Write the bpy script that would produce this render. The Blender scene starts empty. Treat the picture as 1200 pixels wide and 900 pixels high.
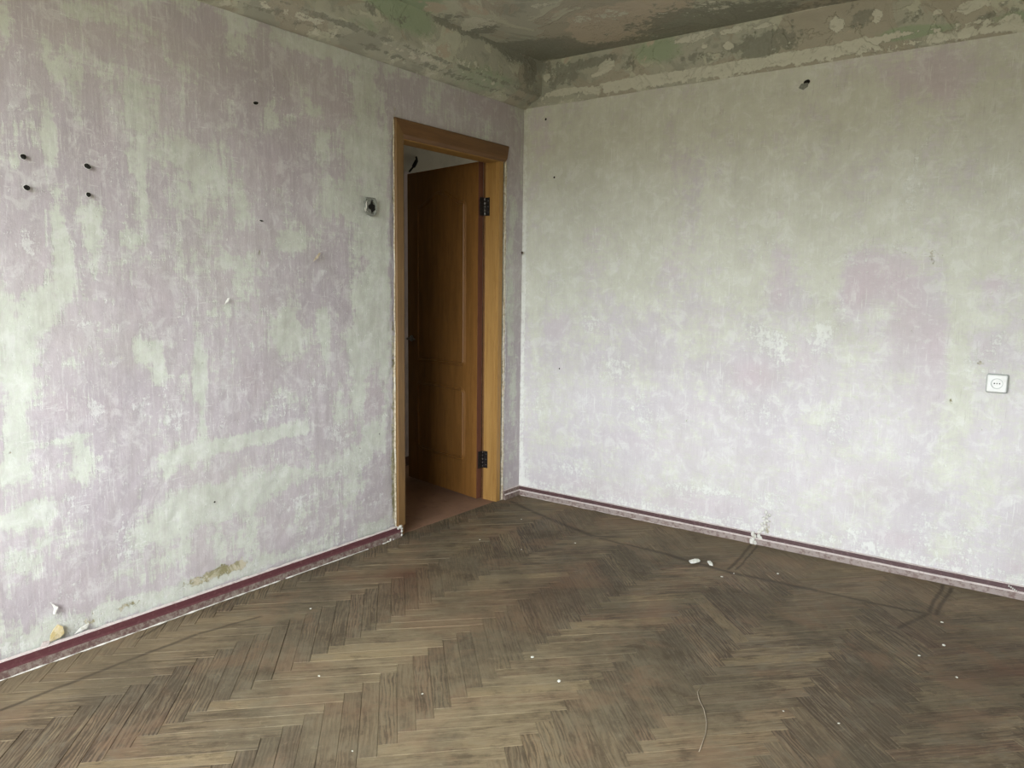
import bpy, bmesh, math, random
import numpy as np
from mathutils import Vector, Matrix, noise

random.seed(7)
scene = bpy.context.scene
COL = scene.collection

# ------------------------------------------------------------------ camera
cam_data = bpy.data.cameras.new('camera')
cam = bpy.data.objects.new('camera', cam_data)
COL.objects.link(cam)
FWD = Vector((-0.58767611, 0.79927756, -0.12566687))
RGT = Vector((0.80465412, 0.59361016, 0.01259898))
UPV = Vector((-0.08466721, 0.09371424, 0.99199249))
M3 = Matrix((RGT, UPV, -FWD)).transposed()
cam.matrix_world = Matrix.Translation((2.7572, -3.8369, 1.3)) @ M3.to_4x4()
cam_data.sensor_width = 36.0
cam_data.lens = 36.0 * 895.14 / 1200.0
cam_data.clip_start = 0.05
scene.camera = cam

# ------------------------------------------------------------------ daylight and exposure
scene.view_settings.view_transform = 'Standard'
scene.view_settings.look = 'None'
scene.view_settings.gamma = 1.0
scene.view_settings.use_curve_mapping = False
scene.view_settings.exposure = EXPOSURE = 1.34
SKY = 14.0
world = bpy.data.worlds.new('overcast_sky')
scene.world = world
world.use_nodes = True
nt = world.node_tree
nt.nodes.clear()
w_out = nt.nodes.new('ShaderNodeOutputWorld')
w_bg = nt.nodes.new('ShaderNodeBackground')
w_tc = nt.nodes.new('ShaderNodeTexCoord')
w_sep = nt.nodes.new('ShaderNodeSeparateXYZ')
w_ramp = nt.nodes.new('ShaderNodeValToRGB')
nt.links.new(w_tc.outputs['Generated'], w_sep.inputs[0])
w_map = nt.nodes.new('ShaderNodeMapRange')
w_map.inputs['From Min'].default_value = -1.0
w_map.inputs['From Max'].default_value = 1.0
nt.links.new(w_sep.outputs['Z'], w_map.inputs['Value'])
nt.links.new(w_map.outputs[0], w_ramp.inputs[0])
cr = w_ramp.color_ramp
# ground below, a green belt of trees at the horizon, bright overcast sky above
cr.elements[0].position = 0.0
cr.elements[0].color = (0.24, 0.225, 0.18, 1)
cr.elements[1].position = 1.0
cr.elements[1].color = (0.96, 1.0, 1.04, 1)
for pos, c in ((0.47, (0.14, 0.135, 0.10, 1)), (0.495, (0.13, 0.13, 0.10, 1)), (0.51, (0.24, 0.24, 0.20, 1)), (0.53, (0.80, 0.85, 0.89, 1))):
    e = cr.elements.new(pos)
    e.color = c
nt.links.new(w_ramp.outputs[0], w_bg.inputs[0])
w_bg.inputs[1].default_value = SKY
nt.links.new(w_bg.outputs[0], w_out.inputs[0])

RX0, RX1 = 0.0, 3.3          # left wall, side wall
RY0, RY1 = -4.75, 0.0        # window wall, right-hand wall of the picture
CEIL = 2.60
WIN = (0.72, 2.92, 0.78, 2.32)   # window opening in the near wall: x0, x1, z0, z1
# portal: tells the renderer where the sky comes in, gives no light itself
pd = bpy.data.lights.new('window_portal', 'AREA')
pd.shape = 'RECTANGLE'
pd.size, pd.size_y = WIN[1] - WIN[0], WIN[3] - WIN[2]
pd.cycles.is_portal = True
po = bpy.data.objects.new('window_portal', pd)
po.location = ((WIN[0] + WIN[1]) / 2, RY0 - 0.02, (WIN[2] + WIN[3]) / 2)
po.rotation_euler = (math.radians(90), 0, 0)
COL.objects.link(po)

# paint, scrape and stain patches measured on each surface, in metres: (centre u, centre v, radius u, radius v, strength)
PATCH = {
 'left': [
  [(-2.782,2.046,0.019,0.077,0.7),(-2.782,2.121,0.024,0.038,0.4),(-2.538,2.198,0.071,0.028,0.7),(-2.605,2.195,0.054,0.016,0.4),(-2.577,1.976,0.049,0.061,0.6),(-2.563,1.856,0.017,0.085,0.7),(-2.667,1.796,0.024,0.122,0.7),(-2.712,1.842,0.012,0.107,0.6),(-2.66,2.037,0.026,0.08,0.4),(-2.656,1.758,0.021,0.069,0.8),(-2.762,1.675,0.02,0.037,0.4),(-2.349,1.924,0.071,0.084,0.6),(-2.357,1.76,0.045,0.054,0.7),(-2.192,1.783,0.077,0.063,1),(-2.125,1.729,0.051,0.051,0.7),(-2.2,1.616,0.053,0.063,0.9),(-2.391,1.988,0.03,0.058,0.3),(-2.266,2,0.02,0.046,0.35),(-2.211,1.434,0.017,0.096,0.3),(-2.149,1.405,0.044,0.099,0.4),(-2.538,1.534,0.04,0.075,0.6),(-2.533,1.433,0.018,0.073,0.5),(-2.356,1.595,0.026,0.092,0.7),(-2.388,1.456,0.048,0.03,0.6),(-2.64,1.357,0.027,0.114,1),(-2.645,1.497,0.016,0.112,0.5),(-2.715,1.209,0.053,0.067,1),(-2.827,1.216,0.014,0.081,0.8),(-2.392,1.364,0.048,0.061,0.3),(-2.814,1.046,0.045,0.078,1.1),(-2.783,0.931,0.031,0.042,0.6),(-2.734,1.103,0.042,0.057,0.5),(-2.813,0.77,0.045,0.099,1.1),(-2.849,0.674,0.037,0.033,0.8),(-2.621,0.71,0.04,0.091,0.7),(-2.688,0.751,0.083,0.015,0.6),(-2.376,1.054,0.039,0.045,0.7),(-2.326,1.003,0.02,0.071,1),(-2.276,1.071,0.042,0.017,0.6),(-2.152,0.99,0.026,0.135,0.9),(-2.153,0.786,0.022,0.103,0.8),(-2.032,1.774,0.077,0.083,0.45),(-2.096,1.538,0.052,0.098,0.4),(-1.956,1.75,0.032,0.067,0.3),(-1.735,1.083,0.063,0.104,1),(-1.532,1.141,0.03,0.093,1),(-1.51,0.995,0.02,0.071,0.7),(-1.701,1.183,0.032,0.075,0.6),(-1.635,1.049,0.038,0.054,0.4),(-1.692,1.488,0.083,0.047,0.7),(-1.745,1.653,0.017,0.071,0.5),(-1.661,1.788,0.018,0.044,0.4),(-1.425,1.703,0.073,0.084,0.5),(-1.51,1.638,0.059,0.037,0.5),(-1.88,1.658,0.033,0.035,0.3),(-1.989,1.377,0.071,0.041,0.5),(-1.941,1.618,0.04,0.068,0.3),(-1.238,1.481,0.108,0.451,1.2),(-1.277,1.031,0.113,0.091,1),(-1.324,0.869,0.038,0.15,0.9),(-1.228,0.553,0.076,0.087,0.8),(-1.29,1.97,0.109,0.136,0.6),(-1.261,2.149,0.077,0.135,0.5),(-1.509,2.317,0.173,0.032,0.6),(-1.734,2.303,0.11,0.027,0.5),(-1.368,1.709,0.026,0.117,0.5),(-1.957,2.241,0.031,0.052,0.35),(-1.786,1.996,0.043,0.062,0.5),(-1.691,2.006,0.036,0.035,0.5),(-1.52,1.861,0.044,0.104,0.6),(-1.563,2.055,0.048,0.029,0.5),(-1.412,2.304,0.03,0.044,0.4),(-1.258,2.303,0.032,0.115,0.6),(-1.902,0.651,0.176,0.025,1),(-1.693,0.658,0.12,0.027,0.7),(-2.114,0.638,0.157,0.028,0.8),(-1.79,0.447,0.287,0.038,0.6),(-2.161,0.415,0.195,0.077,0.9),(-1.923,0.406,0.167,0.052,0.6),(-2.403,0.351,0.093,0.033,0.9),(-2.253,0.409,0.102,0.062,0.8),(-2.262,0.598,0.108,0.053,0.5),(-1.469,0.76,0.052,0.064,0.4),(-1.689,0.785,0.066,0.046,0.4),(-1.419,0.693,0.043,0.041,0.5),(-2.782,0.518,0.079,0.038,0.9),(-2.762,0.424,0.038,0.054,0.6),(-2.843,0.372,0.077,0.035,0.5),(-2.48,0.24,0.064,0.059,0.6),(-2.296,0.247,0.071,0.075,0.5),(-2.857,0.14,0.077,0.036,0.6),(-2.723,0.152,0.041,0.024,0.4),(-1.234,0.072,0.083,0.044,0.6),(-1.451,0.388,0.108,0.108,0.4),(-1.315,0.413,0.103,0.103,0.5),(-2.355,0.092,0.254,0.027,0.4),(-1.801,0.107,0.29,0.031,0.3),(-2.58,0.118,0.124,0.019,0.4),(-2.541,1.389,0.012,0.176,0.3),(-2.508,0.908,0.061,0.024,0.3),(-0.851,2.228,0.097,0.058,0.5),(-0.547,2.243,0.147,0.036,0.3),(-0.436,2.126,0.107,0.036,0.3),(-0.087,0.71,0.036,0.32,0.5),(-0.109,1.736,0.035,0.301,0.45),(-0.122,1.129,0.044,0.207,0.6),(-0.077,0.227,0.055,0.088,0.4),(-1.147,1.444,0.029,0.676,0.6)],
  [(-2.74,1.436,0.031,0.028,0.6),(-2.741,1.408,0.02,0.016,0.5),(-2.555,0.852,0.029,0.024,0.7),(-2.402,0.85,0.026,0.032,0.7),(-2.254,0.782,0.049,0.046,0.7),(-2.596,1.155,0.028,0.024,0.5),(-2.131,1.147,0.037,0.01,0.7),(-2.076,1.128,0.023,0.01,0.6),(-1.811,1.203,0.044,0.015,0.5),(-1.532,1.353,0.025,0.019,0.7),(-1.568,0.831,0.069,0.04,0.6),(-1.78,0.795,0.036,0.045,0.5),(-1.911,0.73,0.085,0.011,0.7),(-1.447,0.594,0.064,0.057,0.5),(-1.702,0.319,0.096,0.032,0.5),(-2.476,0.331,0.058,0.072,0.5),(-2.73,1.382,0.015,0.017,0.5),(-1.342,0.431,0.112,0.051,0.5),(-1.232,0.235,0.071,0.035,0.4),(-1.94,2.197,0.024,0.02,0.6),(-1.7,2.012,0.027,0.021,0.5),(-2.355,2.112,0.025,0.018,0.3),(-2.886,0.091,0.035,0.015,0.6),(-2.284,0.885,0.048,0.033,0.4),(-2.073,0.723,0.039,0.028,0.4),(-1.344,0.303,0.171,0.013,0.4),(-1.605,0.35,0.153,0.008,0.5),(-2.647,0.501,0.04,0.061,0.3)],
  [(-2.077,0.119,0.056,0.019,1.2),(-2.193,0.111,0.068,0.015,0.9),(-1.996,0.117,0.034,0.019,0.9),(-2.488,0.096,0.058,0.013,0.5),(-2.612,0.087,0.036,0.012,0.6),(-1.855,2.391,0.049,0.014,0.5),(-1.555,2.37,0.028,0.014,0.5),(-1.079,1.861,0.012,0.372,0.6),(-1.088,0.892,0.012,0.262,0.8),(-1.094,0.318,0.013,0.272,1),(-0.056,2.455,0.104,0.048,0.5),(-0.438,2.362,0.233,0.018,0.4)],
  [(-0.362,2.3,0.199,0.055,0.6),(-2.526,0.849,0.076,0.037,0.5),(-2.667,0.881,0.061,0.041,0.5),(-1.75,1.776,0.089,0.088,0.4),(-2.493,1.74,0.035,0.101,0.4),(-2.661,0.256,0.117,0.092,0.3),(-2.334,1.241,0.1,0.094,0.3),(-1.906,0.9,0.068,0.079,0.5),(-1.225,0.733,0.069,0.077,0.5),(-1.272,1.399,0.039,0.048,0.9),(-2.73,1.382,0.046,0.056,0.3),(-0.114,1.983,0.043,0.197,0.4),(-1.416,2.119,0.102,0.052,0.3)],
 ],
 'right': [
  [(0.514,1.957,0.318,0.331,0.5),(0.179,1.387,0.151,0.204,0.4),(0.839,1.752,0.149,0.274,0.5),(1.244,2.235,0.257,0.167,0.35),(1.482,1.801,0.164,0.207,0.4),(1.891,2.115,0.107,0.113,0.5),(1.79,1.345,0.054,0.181,0.7),(1.737,1.586,0.115,0.16,0.5),(1.38,1.3,0.129,0.129,0.4),(1.164,1.029,0.116,0.113,0.4),(2.34,1.09,0.045,0.168,0.8),(2.376,0.83,0.045,0.151,0.8),(2.33,0.555,0.046,0.154,0.4),(2.439,1.457,0.067,0.079,0.7),(2.472,1.806,0.059,0.209,0.7),(1.996,1.616,0.105,0.115,0.35),(0.094,0.973,0.075,0.315,0.4),(0.75,1.339,0.155,0.094,0.4),(0.876,0.777,0.062,0.095,0.4),(2.49,0.388,0.062,0.228,0.4),(2.375,0.17,0.066,0.078,0.4),(0.197,0.561,0.123,0.158,0.3),(2.081,1.91,0.068,0.186,0.2),(0.543,0.997,0.111,0.099,0.3),(0.472,1.483,0.112,0.048,0.3),(1.791,0.688,0.078,0.059,0.4),(2.312,1.458,0.039,0.073,0.5)],
  [(1.544,1.049,0.092,0.051,0.8),(1.455,1.109,0.06,0.043,0.6),(1.769,1.06,0.054,0.074,0.7),(1.591,0.966,0.05,0.042,0.6),(1.784,1.122,0.039,0.057,0.5),(0.659,0.857,0.087,0.079,0.7),(0.512,1.094,0.078,0.05,0.6),(2.496,1.116,0.025,0.036,0.7),(2.47,1.06,0.024,0.036,0.6),(2.395,1,0.022,0.037,0.6),(2.494,0.952,0.067,0.073,0.35),(2.074,1.5,0.056,0.023,0.5),(2.065,1.115,0.036,0.031,0.5),(1.897,1.464,0.073,0.055,0.4),(0.885,0.562,0.061,0.097,0.4),(0.39,0.218,0.118,0.031,0.6),(1.272,0.237,0.138,0.023,0.7),(1.052,0.224,0.099,0.019,0.5),(1.981,0.149,0.06,0.026,0.6),(2.06,0.102,0.044,0.021,0.6),(2.273,0.168,0.041,0.032,0.5),(2.444,0.146,0.045,0.031,0.5),(2.369,0.248,0.13,0.046,0.4),(1.568,0.221,0.069,0.062,0.4),(2.137,1.832,0.034,0.148,0.5),(2.091,1.761,0.021,0.112,0.4),(1.498,1.511,0.124,0.067,0.3),(1.872,0.655,0.076,0.124,0.4),(0.133,0.608,0.051,0.085,0.4),(1.858,1.186,0.038,0.08,0.4),(1.455,0.694,0.171,0.061,0.4),(0.801,0.674,0.105,0.068,0.3),(2.174,0.572,0.042,0.031,0.4),(0.044,0.165,0.027,0.11,0.7),(0.019,1.231,0.019,0.633,0.5)],
  [(2.443,1.003,0.018,0.018,0.6),(2.343,0.826,0.013,0.022,0.3),(2.112,1.461,0.034,0.03,0.25),(2.231,1.46,0.026,0.03,0.4),(2.45,0.706,0.025,0.023,0.3),(1.571,0.096,0.03,0.045,0.45)],
  [(1.977,1.366,0.121,0.109,1),(1.909,1.267,0.052,0.055,0.7),(2.142,1.272,0.075,0.153,0.7),(1.455,0.87,0.103,0.07,1),(1.695,0.952,0.064,0.075,0.6),(1.568,1.386,0.049,0.117,0.6),(1.562,1.261,0.042,0.042,0.5),(2.464,1.331,0.03,0.043,0.8),(2.124,2.248,0.179,0.094,0.7),(2.229,2.145,0.071,0.057,0.5),(2.274,1.086,0.053,0.113,0.6),(0.278,1.059,0.107,0.071,0.4),(0.541,1.07,0.056,0.039,0.4),(0.15,2.181,0.06,0.127,0.5),(2.167,0.158,0.091,0.032,0.7),(2.413,0.107,0.046,0.035,0.6),(2.636,0.132,0.03,0.023,0.7),(0.57,0.133,0.329,0.041,0.5),(1.204,0.155,0.232,0.057,0.5),(2.454,1.059,0.025,0.036,0.5),(2.173,1.081,0.134,0.115,0.4),(2.258,0.856,0.099,0.115,0.3),(0.527,1.531,0.121,0.145,0.4),(0.999,1.476,0.078,0.108,0.4),(0.979,1.965,0.067,0.105,0.3),(1.207,1.121,0.065,0.063,0.3),(1.551,1.674,0.029,0.02,0.8),(2.004,0.383,0.216,0.082,0.3),(0.889,0.441,0.3,0.048,0.25),(1.181,0.665,0.185,0.036,0.2)],
 ],
 'frieze': [
  [(0.562,2.512,0.042,0.027,1.2),(0.498,2.476,0.038,0.014,0.9),(1.047,2.571,0.083,0.016,1),(1.129,2.582,0.036,0.012,0.8),(1.249,2.573,0.061,0.012,0.9),(1.424,2.566,0.049,0.012,0.9),(1.244,2.505,0.027,0.02,1),(1.123,2.525,0.023,0.02,0.7),(2.289,2.487,0.055,0.017,1.2),(2.166,2.487,0.026,0.011,0.9),(1.756,2.509,0.037,0.03,0.7),(1.929,2.514,0.028,0.029,0.7),(0.788,2.403,0.292,0.031,0.7),(1.649,2.395,0.226,0.027,0.7),(1.28,2.394,0.171,0.025,0.8),(0.275,2.415,0.114,0.019,0.7),(2.18,2.376,0.159,0.014,0.5),(2.426,2.387,0.088,0.027,0.4),(0.154,2.517,0.024,0.058,0.5),(1.942,2.421,0.138,0.015,0.5),(0.982,2.46,0.009,0.008,0.8)],
  [(0.272,2.509,0.115,0.056,0.7),(0.863,2.405,0.127,0.022,0.8),(0.709,2.498,0.041,0.044,0.5),(1.445,2.487,0.162,0.055,0.7),(1.098,2.471,0.136,0.025,0.4),(0.496,2.549,0.16,0.023,0.8),(1.864,2.526,0.058,0.044,0.6),(2.335,2.404,0.091,0.028,0.5),(2.107,2.48,0.066,0.028,0.4),(2.421,2.455,0.059,0.027,0.4),(0.129,2.592,0.048,0.048,0.8),(1.405,2.446,0.083,0.02,0.5)],
  [(2.078,2.433,0.066,0.029,0.3)],
  [(2.045,2.421,0.101,0.025,1),(0.858,2.544,0.145,0.061,0.7),(2.453,2.415,0.087,0.026,0.6),(2.177,2.415,0.097,0.018,0.5)],
 ],
 'cornice': [
  [(-0.705,2.616,0.054,0.017,0.5),(-0.918,2.559,0.025,0.032,0.4),(-1.22,2.404,0.169,0.019,0.4),(-0.635,2.424,0.143,0.034,0.4),(-0.992,2.422,0.074,0.055,0.3),(-1.747,2.386,0.177,0.02,0.4)],
  [(-0.303,2.589,0.096,0.044,0.9),(-0.419,2.605,0.107,0.035,0.8),(-0.138,2.514,0.068,0.093,0.7),(-0.705,2.591,0.174,0.021,0.8),(-0.9,2.584,0.063,0.024,0.5),(-1.345,2.516,0.041,0.025,0.7),(-1.164,2.53,0.114,0.03,0.3),(-1.5,2.41,0.068,0.01,0.6)],
  [],
  [(-1.108,2.546,0.177,0.068,0.8),(-0.528,2.405,0.308,0.061,0.5),(-1.377,2.436,0.104,0.036,0.4),(-1.272,2.555,0.136,0.029,0.7)],
 ],
 'ceiling': [
  [(0.77,-0.476,0.154,0.076,0.5),(0.615,-0.746,0.058,0.034,0.8),(0.231,-0.726,0.129,0.065,0.6),(1.338,-0.292,0.208,0.106,0.3),(0.219,-0.779,0.065,0.036,0.6)],
  [(0.265,-0.168,0.172,0.139,1.1),(0.153,-0.335,0.109,0.091,0.8),(0.406,-0.036,0.128,0.107,0.8),(0.691,0.027,0.18,0.106,0.9),(1.059,-0.134,0.272,0.216,0.6),(1.331,-0.164,0.272,0.192,0.6),(1.544,0.051,0.128,0.13,0.4),(1.845,0.067,0.142,0.113,0.8),(0.166,-0.647,0.106,0.067,0.8),(0.386,-0.266,0.118,0.117,0.6),(0.138,-0.878,0.081,0.054,0.5)],
  [(0.644,-0.259,0.178,0.157,0.9),(0.906,-0.384,0.169,0.165,0.7),(1.034,-0.46,0.16,0.104,0.6),(0.537,-0.164,0.135,0.095,0.7),(0.65,-0.088,0.096,0.063,0.9)],
  [(0.113,-1.09,0.197,0.112,0.9),(-0.029,-1.226,0.166,0.096,0.6)],
 ],
}

# ------------------------------------------------------------------ node helper
class Mat:
    def __init__(self, name):
        self.m = bpy.data.materials.new(name)
        self.m.use_nodes = True
        self.t = self.m.node_tree
        self.t.nodes.clear()
        self.out = self.n('ShaderNodeOutputMaterial')
        self.b = self.n('ShaderNodeBsdfPrincipled')
        self.link(self.b.outputs[0], self.out.inputs[0])
    def n(self, ty, **kw):
        x = self.t.nodes.new(ty)
        for k, v in kw.items():
            setattr(x, k, v)
        return x
    def link(self, a, b):
        self.t.links.new(a, b)
    def put(self, sock, v):
        if hasattr(v, 'is_linked') or isinstance(v, bpy.types.NodeSocket):
            self.link(v, sock)
        elif v is not None:
            if isinstance(v, (tuple, list)) and len(v) == 3 and sock.type == 'RGBA':
                v = (*v, 1)
            sock.default_value = v
    def pos(self):
        return self.n('ShaderNodeNewGeometry').outputs['Position']
    def scale(self, vec, s, loc=(0, 0, 0)):
        x = self.n('ShaderNodeMapping')
        self.put(x.inputs['Vector'], vec)
        x.inputs['Scale'].default_value = s
        x.inputs['Location'].default_value = loc
        return x.outputs[0]
    def noise(self, vec, scale=1.0, detail=5, rough=.6, dist=0.0):
        x = self.n('ShaderNodeTexNoise')
        self.put(x.inputs['Vector'], vec)
        x.inputs['Scale'].default_value = scale
        x.inputs['Detail'].default_value = detail
        x.inputs['Roughness'].default_value = rough
        x.inputs['Distortion'].default_value = dist
        return x.outputs[0]
    def math(self, op, a, b=0.0, c=None):
        x = self.n('ShaderNodeMath', operation=op)
        self.put(x.inputs[0], a)
        self.put(x.inputs[1], b)
        if c is not None:
            self.put(x.inputs[2], c)
        return x.outputs[0]
    def step(self, v, lo, hi, a=0.0, b=1.0):
        x = self.n('ShaderNodeMapRange', interpolation_type='SMOOTHSTEP')
        self.put(x.inputs['Value'], v)
        x.inputs['From Min'].default_value = lo
        x.inputs['From Max'].default_value = hi
        x.inputs['To Min'].default_value = a
        x.inputs['To Max'].default_value = b
        return x.outputs[0]
    def mix(self, f, a, b, mode='MIX'):
        x = self.n('ShaderNodeMix', data_type='RGBA', blend_type=mode)
        self.put(x.inputs[0], f)
        self.put(x.inputs[6], a)
        self.put(x.inputs[7], b)
        return x.outputs[2]
    def attr(self, name):
        return self.n('ShaderNodeAttribute', attribute_name=name)
    def sep(self, col):
        x = self.n('ShaderNodeSeparateColor')
        self.put(x.inputs[0], col)
        return x.outputs
    def bump(self, h, strength=.3, dist=.004, nrm=None):
        x = self.n('ShaderNodeBump')
        x.inputs['Strength'].default_value = strength
        x.inputs['Distance'].default_value = dist
        self.put(x.inputs['Height'], h)
        if nrm is not None:
            self.link(nrm, x.inputs['Normal'])
        self.link(x.outputs[0], self.b.inputs['Normal'])
        return x.outputs[0]
    def done(self, col, rough=.8, spec=.3, metal=0.0):
        self.put(self.b.inputs['Base Color'], col)
        self.put(self.b.inputs['Roughness'], rough)
        self.b.inputs['Specular IOR Level'].default_value = spec
        self.b.inputs['Metallic'].default_value = metal
        return self.m

# ------------------------------------------------------------------ materials
def wall_material(name, along, pinks, greens, washed, balance, soft, stripe):
    """old distemper: pink coat worn through to a mint coat, brushed and scraped up and down"""
    M = Mat(name)
    P = M.pos()
    at = M.attr('paint')
    R, G, B = M.sep(at.outputs['Color'])[:3]
    A = at.outputs['Alpha']
    sv = (26, 26, 2.4 if along == 'y' else 5.0)
    fine = (110, 110, 9)
    n1 = M.noise(M.scale(P, sv), 1, 6, .68, .3)
    n2 = M.noise(P, 7, 9, .66)
    n3 = M.noise(M.scale(P, fine), 1, 4, .7)
    n4 = M.noise(M.scale(P, (5, 5, 45)), 1, 5, .7, .6)
    n5 = M.noise(P, 34, 7, .75)
    low = M.noise(P, 1.7, 3, .5)
    m = M.math('MULTIPLY_ADD', M.math('SUBTRACT', n1, .5), 2.1 * stripe, M.math('MULTIPLY', R, .95))
    m = M.math('MULTIPLY_ADD', M.math('SUBTRACT', n2, .5), 2.6, m)
    m = M.math('MULTIPLY_ADD', M.math('SUBTRACT', n3, .5), 1.4 * stripe, m)
    m = M.math('MULTIPLY_ADD', M.math('SUBTRACT', n4, .5), .9, m)
    m = M.math('MULTIPLY_ADD', M.math('SUBTRACT', n5, .5), 1.3, m)
    m = M.math('MULTIPLY_ADD', M.math('SUBTRACT', low, .5), 1.0, m)
    m = M.math('SUBTRACT', m, M.math('MULTIPLY', A, .8))
    g = M.math('MULTIPLY', M.step(m, balance - soft, balance + soft + .08), M.step(n5, .3, .6, .62, .95))
    pink = M.mix(M.step(low, .35, .65), pinks[0], pinks[1])
    pink = M.mix(M.math('MULTIPLY', A, .6), pink, pinks[2])
    green = M.mix(M.step(n2, .3, .7), greens[0], greens[1])
    col = M.mix(g, pink, green)
    # translucent brush marks, lighter and darker
    col = M.mix(M.step(n3, .50, .66, 0, .36 * stripe), col, washed)
    col = M.mix(M.step(n1, .52, .40, 0, .16 * stripe), col, (.34, .31, .28))
    # patchy thin whitewash, a hand's breadth across and less
    n7 = M.noise(P, 13, 8, .74, .6)
    col = M.mix(M.step(n7, .50, .62, 0, .38), col, washed)
    col = M.mix(M.step(n7, .46, .36, 0, .12), col, (.42, .37, .36))
    # scraped-white flecks: sparse everywhere, dense where the wall was rubbed
    n6 = M.noise(M.scale(P, (70, 70, 38)), 1, 6, .8)
    w = M.math('MULTIPLY_ADD', G, .17, M.math('ADD', M.math('MULTIPLY', n5, .45), M.math('MULTIPLY', n6, .55)))
    w = M.math('MULTIPLY_ADD', M.math('SUBTRACT', n4, .5), .22, w)
    w = M.math('MULTIPLY_ADD', M.math('SUBTRACT', n1, .5), .25, w)
    wf = M.step(w, .565, .640, 0, .72)
    col = M.mix(wf, col, washed)
    # hard-edged scratches left by the scraper, in bundles
    s1 = M.noise(M.scale(P, (150, 150, 10)), 1, 3, .6)
    s2 = M.noise(M.scale(P, (12, 12, 120)), 1, 3, .6, .4)
    zone = M.step(M.noise(P, 4.3, 5, .6), .46, .60)
    sc = M.math('MULTIPLY', M.step(M.math('MAXIMUM', s1, M.math('SUBTRACT', s2, .03)), .60, .65), zone)
    col = M.mix(M.math('MULTIPLY', sc, .55), col, washed)
    sd = M.math('MULTIPLY', M.step(s1, .37, .33), M.math('SUBTRACT', 1.0, zone))
    col = M.mix(M.math('MULTIPLY', sd, .22), col, (.36, .32, .30))
    # general soiling
    d = M.step(M.noise(P, 3.1, 8, .7), .42, .75, 0, .22)
    col = M.mix(d, col, (.36, .34, .27))
    # bare ochre plaster where the coats have come off
    bf = M.step(M.math('MULTIPLY_ADD', M.math('SUBTRACT', n5, .5), 2.4, M.math('MULTIPLY_ADD', M.math('SUBTRACT', n6, .5), 1.2, B)), .45, .6)
    col = M.mix(bf, col, M.mix(M.step(n7, .4, .6), (.27, .245, .13), (.58, .53, .40)))
    h = M.math('ADD', M.math('MULTIPLY', g, -.35), M.math('MULTIPLY', wf, -.5))
    h = M.math('MULTIPLY_ADD', n5, .8, h)
    h = M.math('MULTIPLY_ADD', n1, .5, h)
    h = M.math('MULTIPLY_ADD', bf, -1.5, h)
    h = M.math('MULTIPLY_ADD', M.noise(P, 5, 3, .5), 1.6, h)
    M.bump(h, .55, .0045)
    return M.done(col, .85, .2)

def upper_material(name, big):
    """ceiling and cornice: peeling whitewash over grey-green coats, mould and rust stains"""
    M = Mat(name)
    P = M.pos()
    at = M.attr('paint')
    R, G, B = M.sep(at.outputs['Color'])[:3]
    A = at.outputs['Alpha']
    n1 = M.noise(M.scale(P, (1, .75, 1)), big, 9, .62, .5)
    n2 = M.noise(P, 19, 8, .72)
    n3 = M.noise(P, 70, 4, .7)
    n4 = M.noise(P, 2.3, 6, .6, 1.0)
    base = M.mix(M.step(n1, .42, .47), (.38, .375, .31), (.47, .465, .38))
    base = M.mix(M.step(n1, .53, .55), base, (.56, .56, .45))
    base = M.mix(M.step(n4, .52, .54, 0, .8), base, (.44, .40, .32))
    gm = M.step(M.math('MULTIPLY_ADD', M.math('SUBTRACT', n2, .5), 1.2, A), .3, .75)
    base = M.mix(gm, base, (.37, .43, .30))
    om = M.step(M.math('MULTIPLY_ADD', M.math('SUBTRACT', n1, .5), 3.0, B), .38, .5)
    base = M.mix(om, base, M.mix(n2, (.50, .435, .335), (.60, .53, .43)))
    dm = M.step(M.math('MULTIPLY_ADD', M.math('SUBTRACT', n2, .5), 2.6, G), .4, .6)
    base = M.mix(M.math('MULTIPLY', dm, .8), base, M.mix(n3, (.17, .17, .13), (.34, .345, .29)))
    pm0 = M.math('MULTIPLY_ADD', M.math('SUBTRACT', n2, .5), 2.2, R)
    pm0 = M.math('MULTIPLY_ADD', M.math('SUBTRACT', n1, .5), 1.6, pm0)
    pm = M.step(pm0, .5, .56)
    base = M.mix(pm, base, M.mix(n3, (.60, .595, .49), (.70, .69, .59)))
    base = M.mix(M.step(n3, .6, .8, 0, .35), base, (.5, .5, .4))
    base = M.mix(M.step(n3, .4, .2, 0, .4), base, (.10, .10, .07))
    h = M.math('MULTIPLY_ADD', n1, 1.5, M.math('MULTIPLY', pm, -.8))
    h = M.math('MULTIPLY_ADD', M.step(n1, .53, .56), .8, h)
    h = M.math('MULTIPLY_ADD', M.step(n4, .54, .57), -.7, h)
    h = M.math('MULTIPLY_ADD', n2, .7, h)
    M.bump(h, .7, .005)
    return M.done(base, .9, .15)

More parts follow.
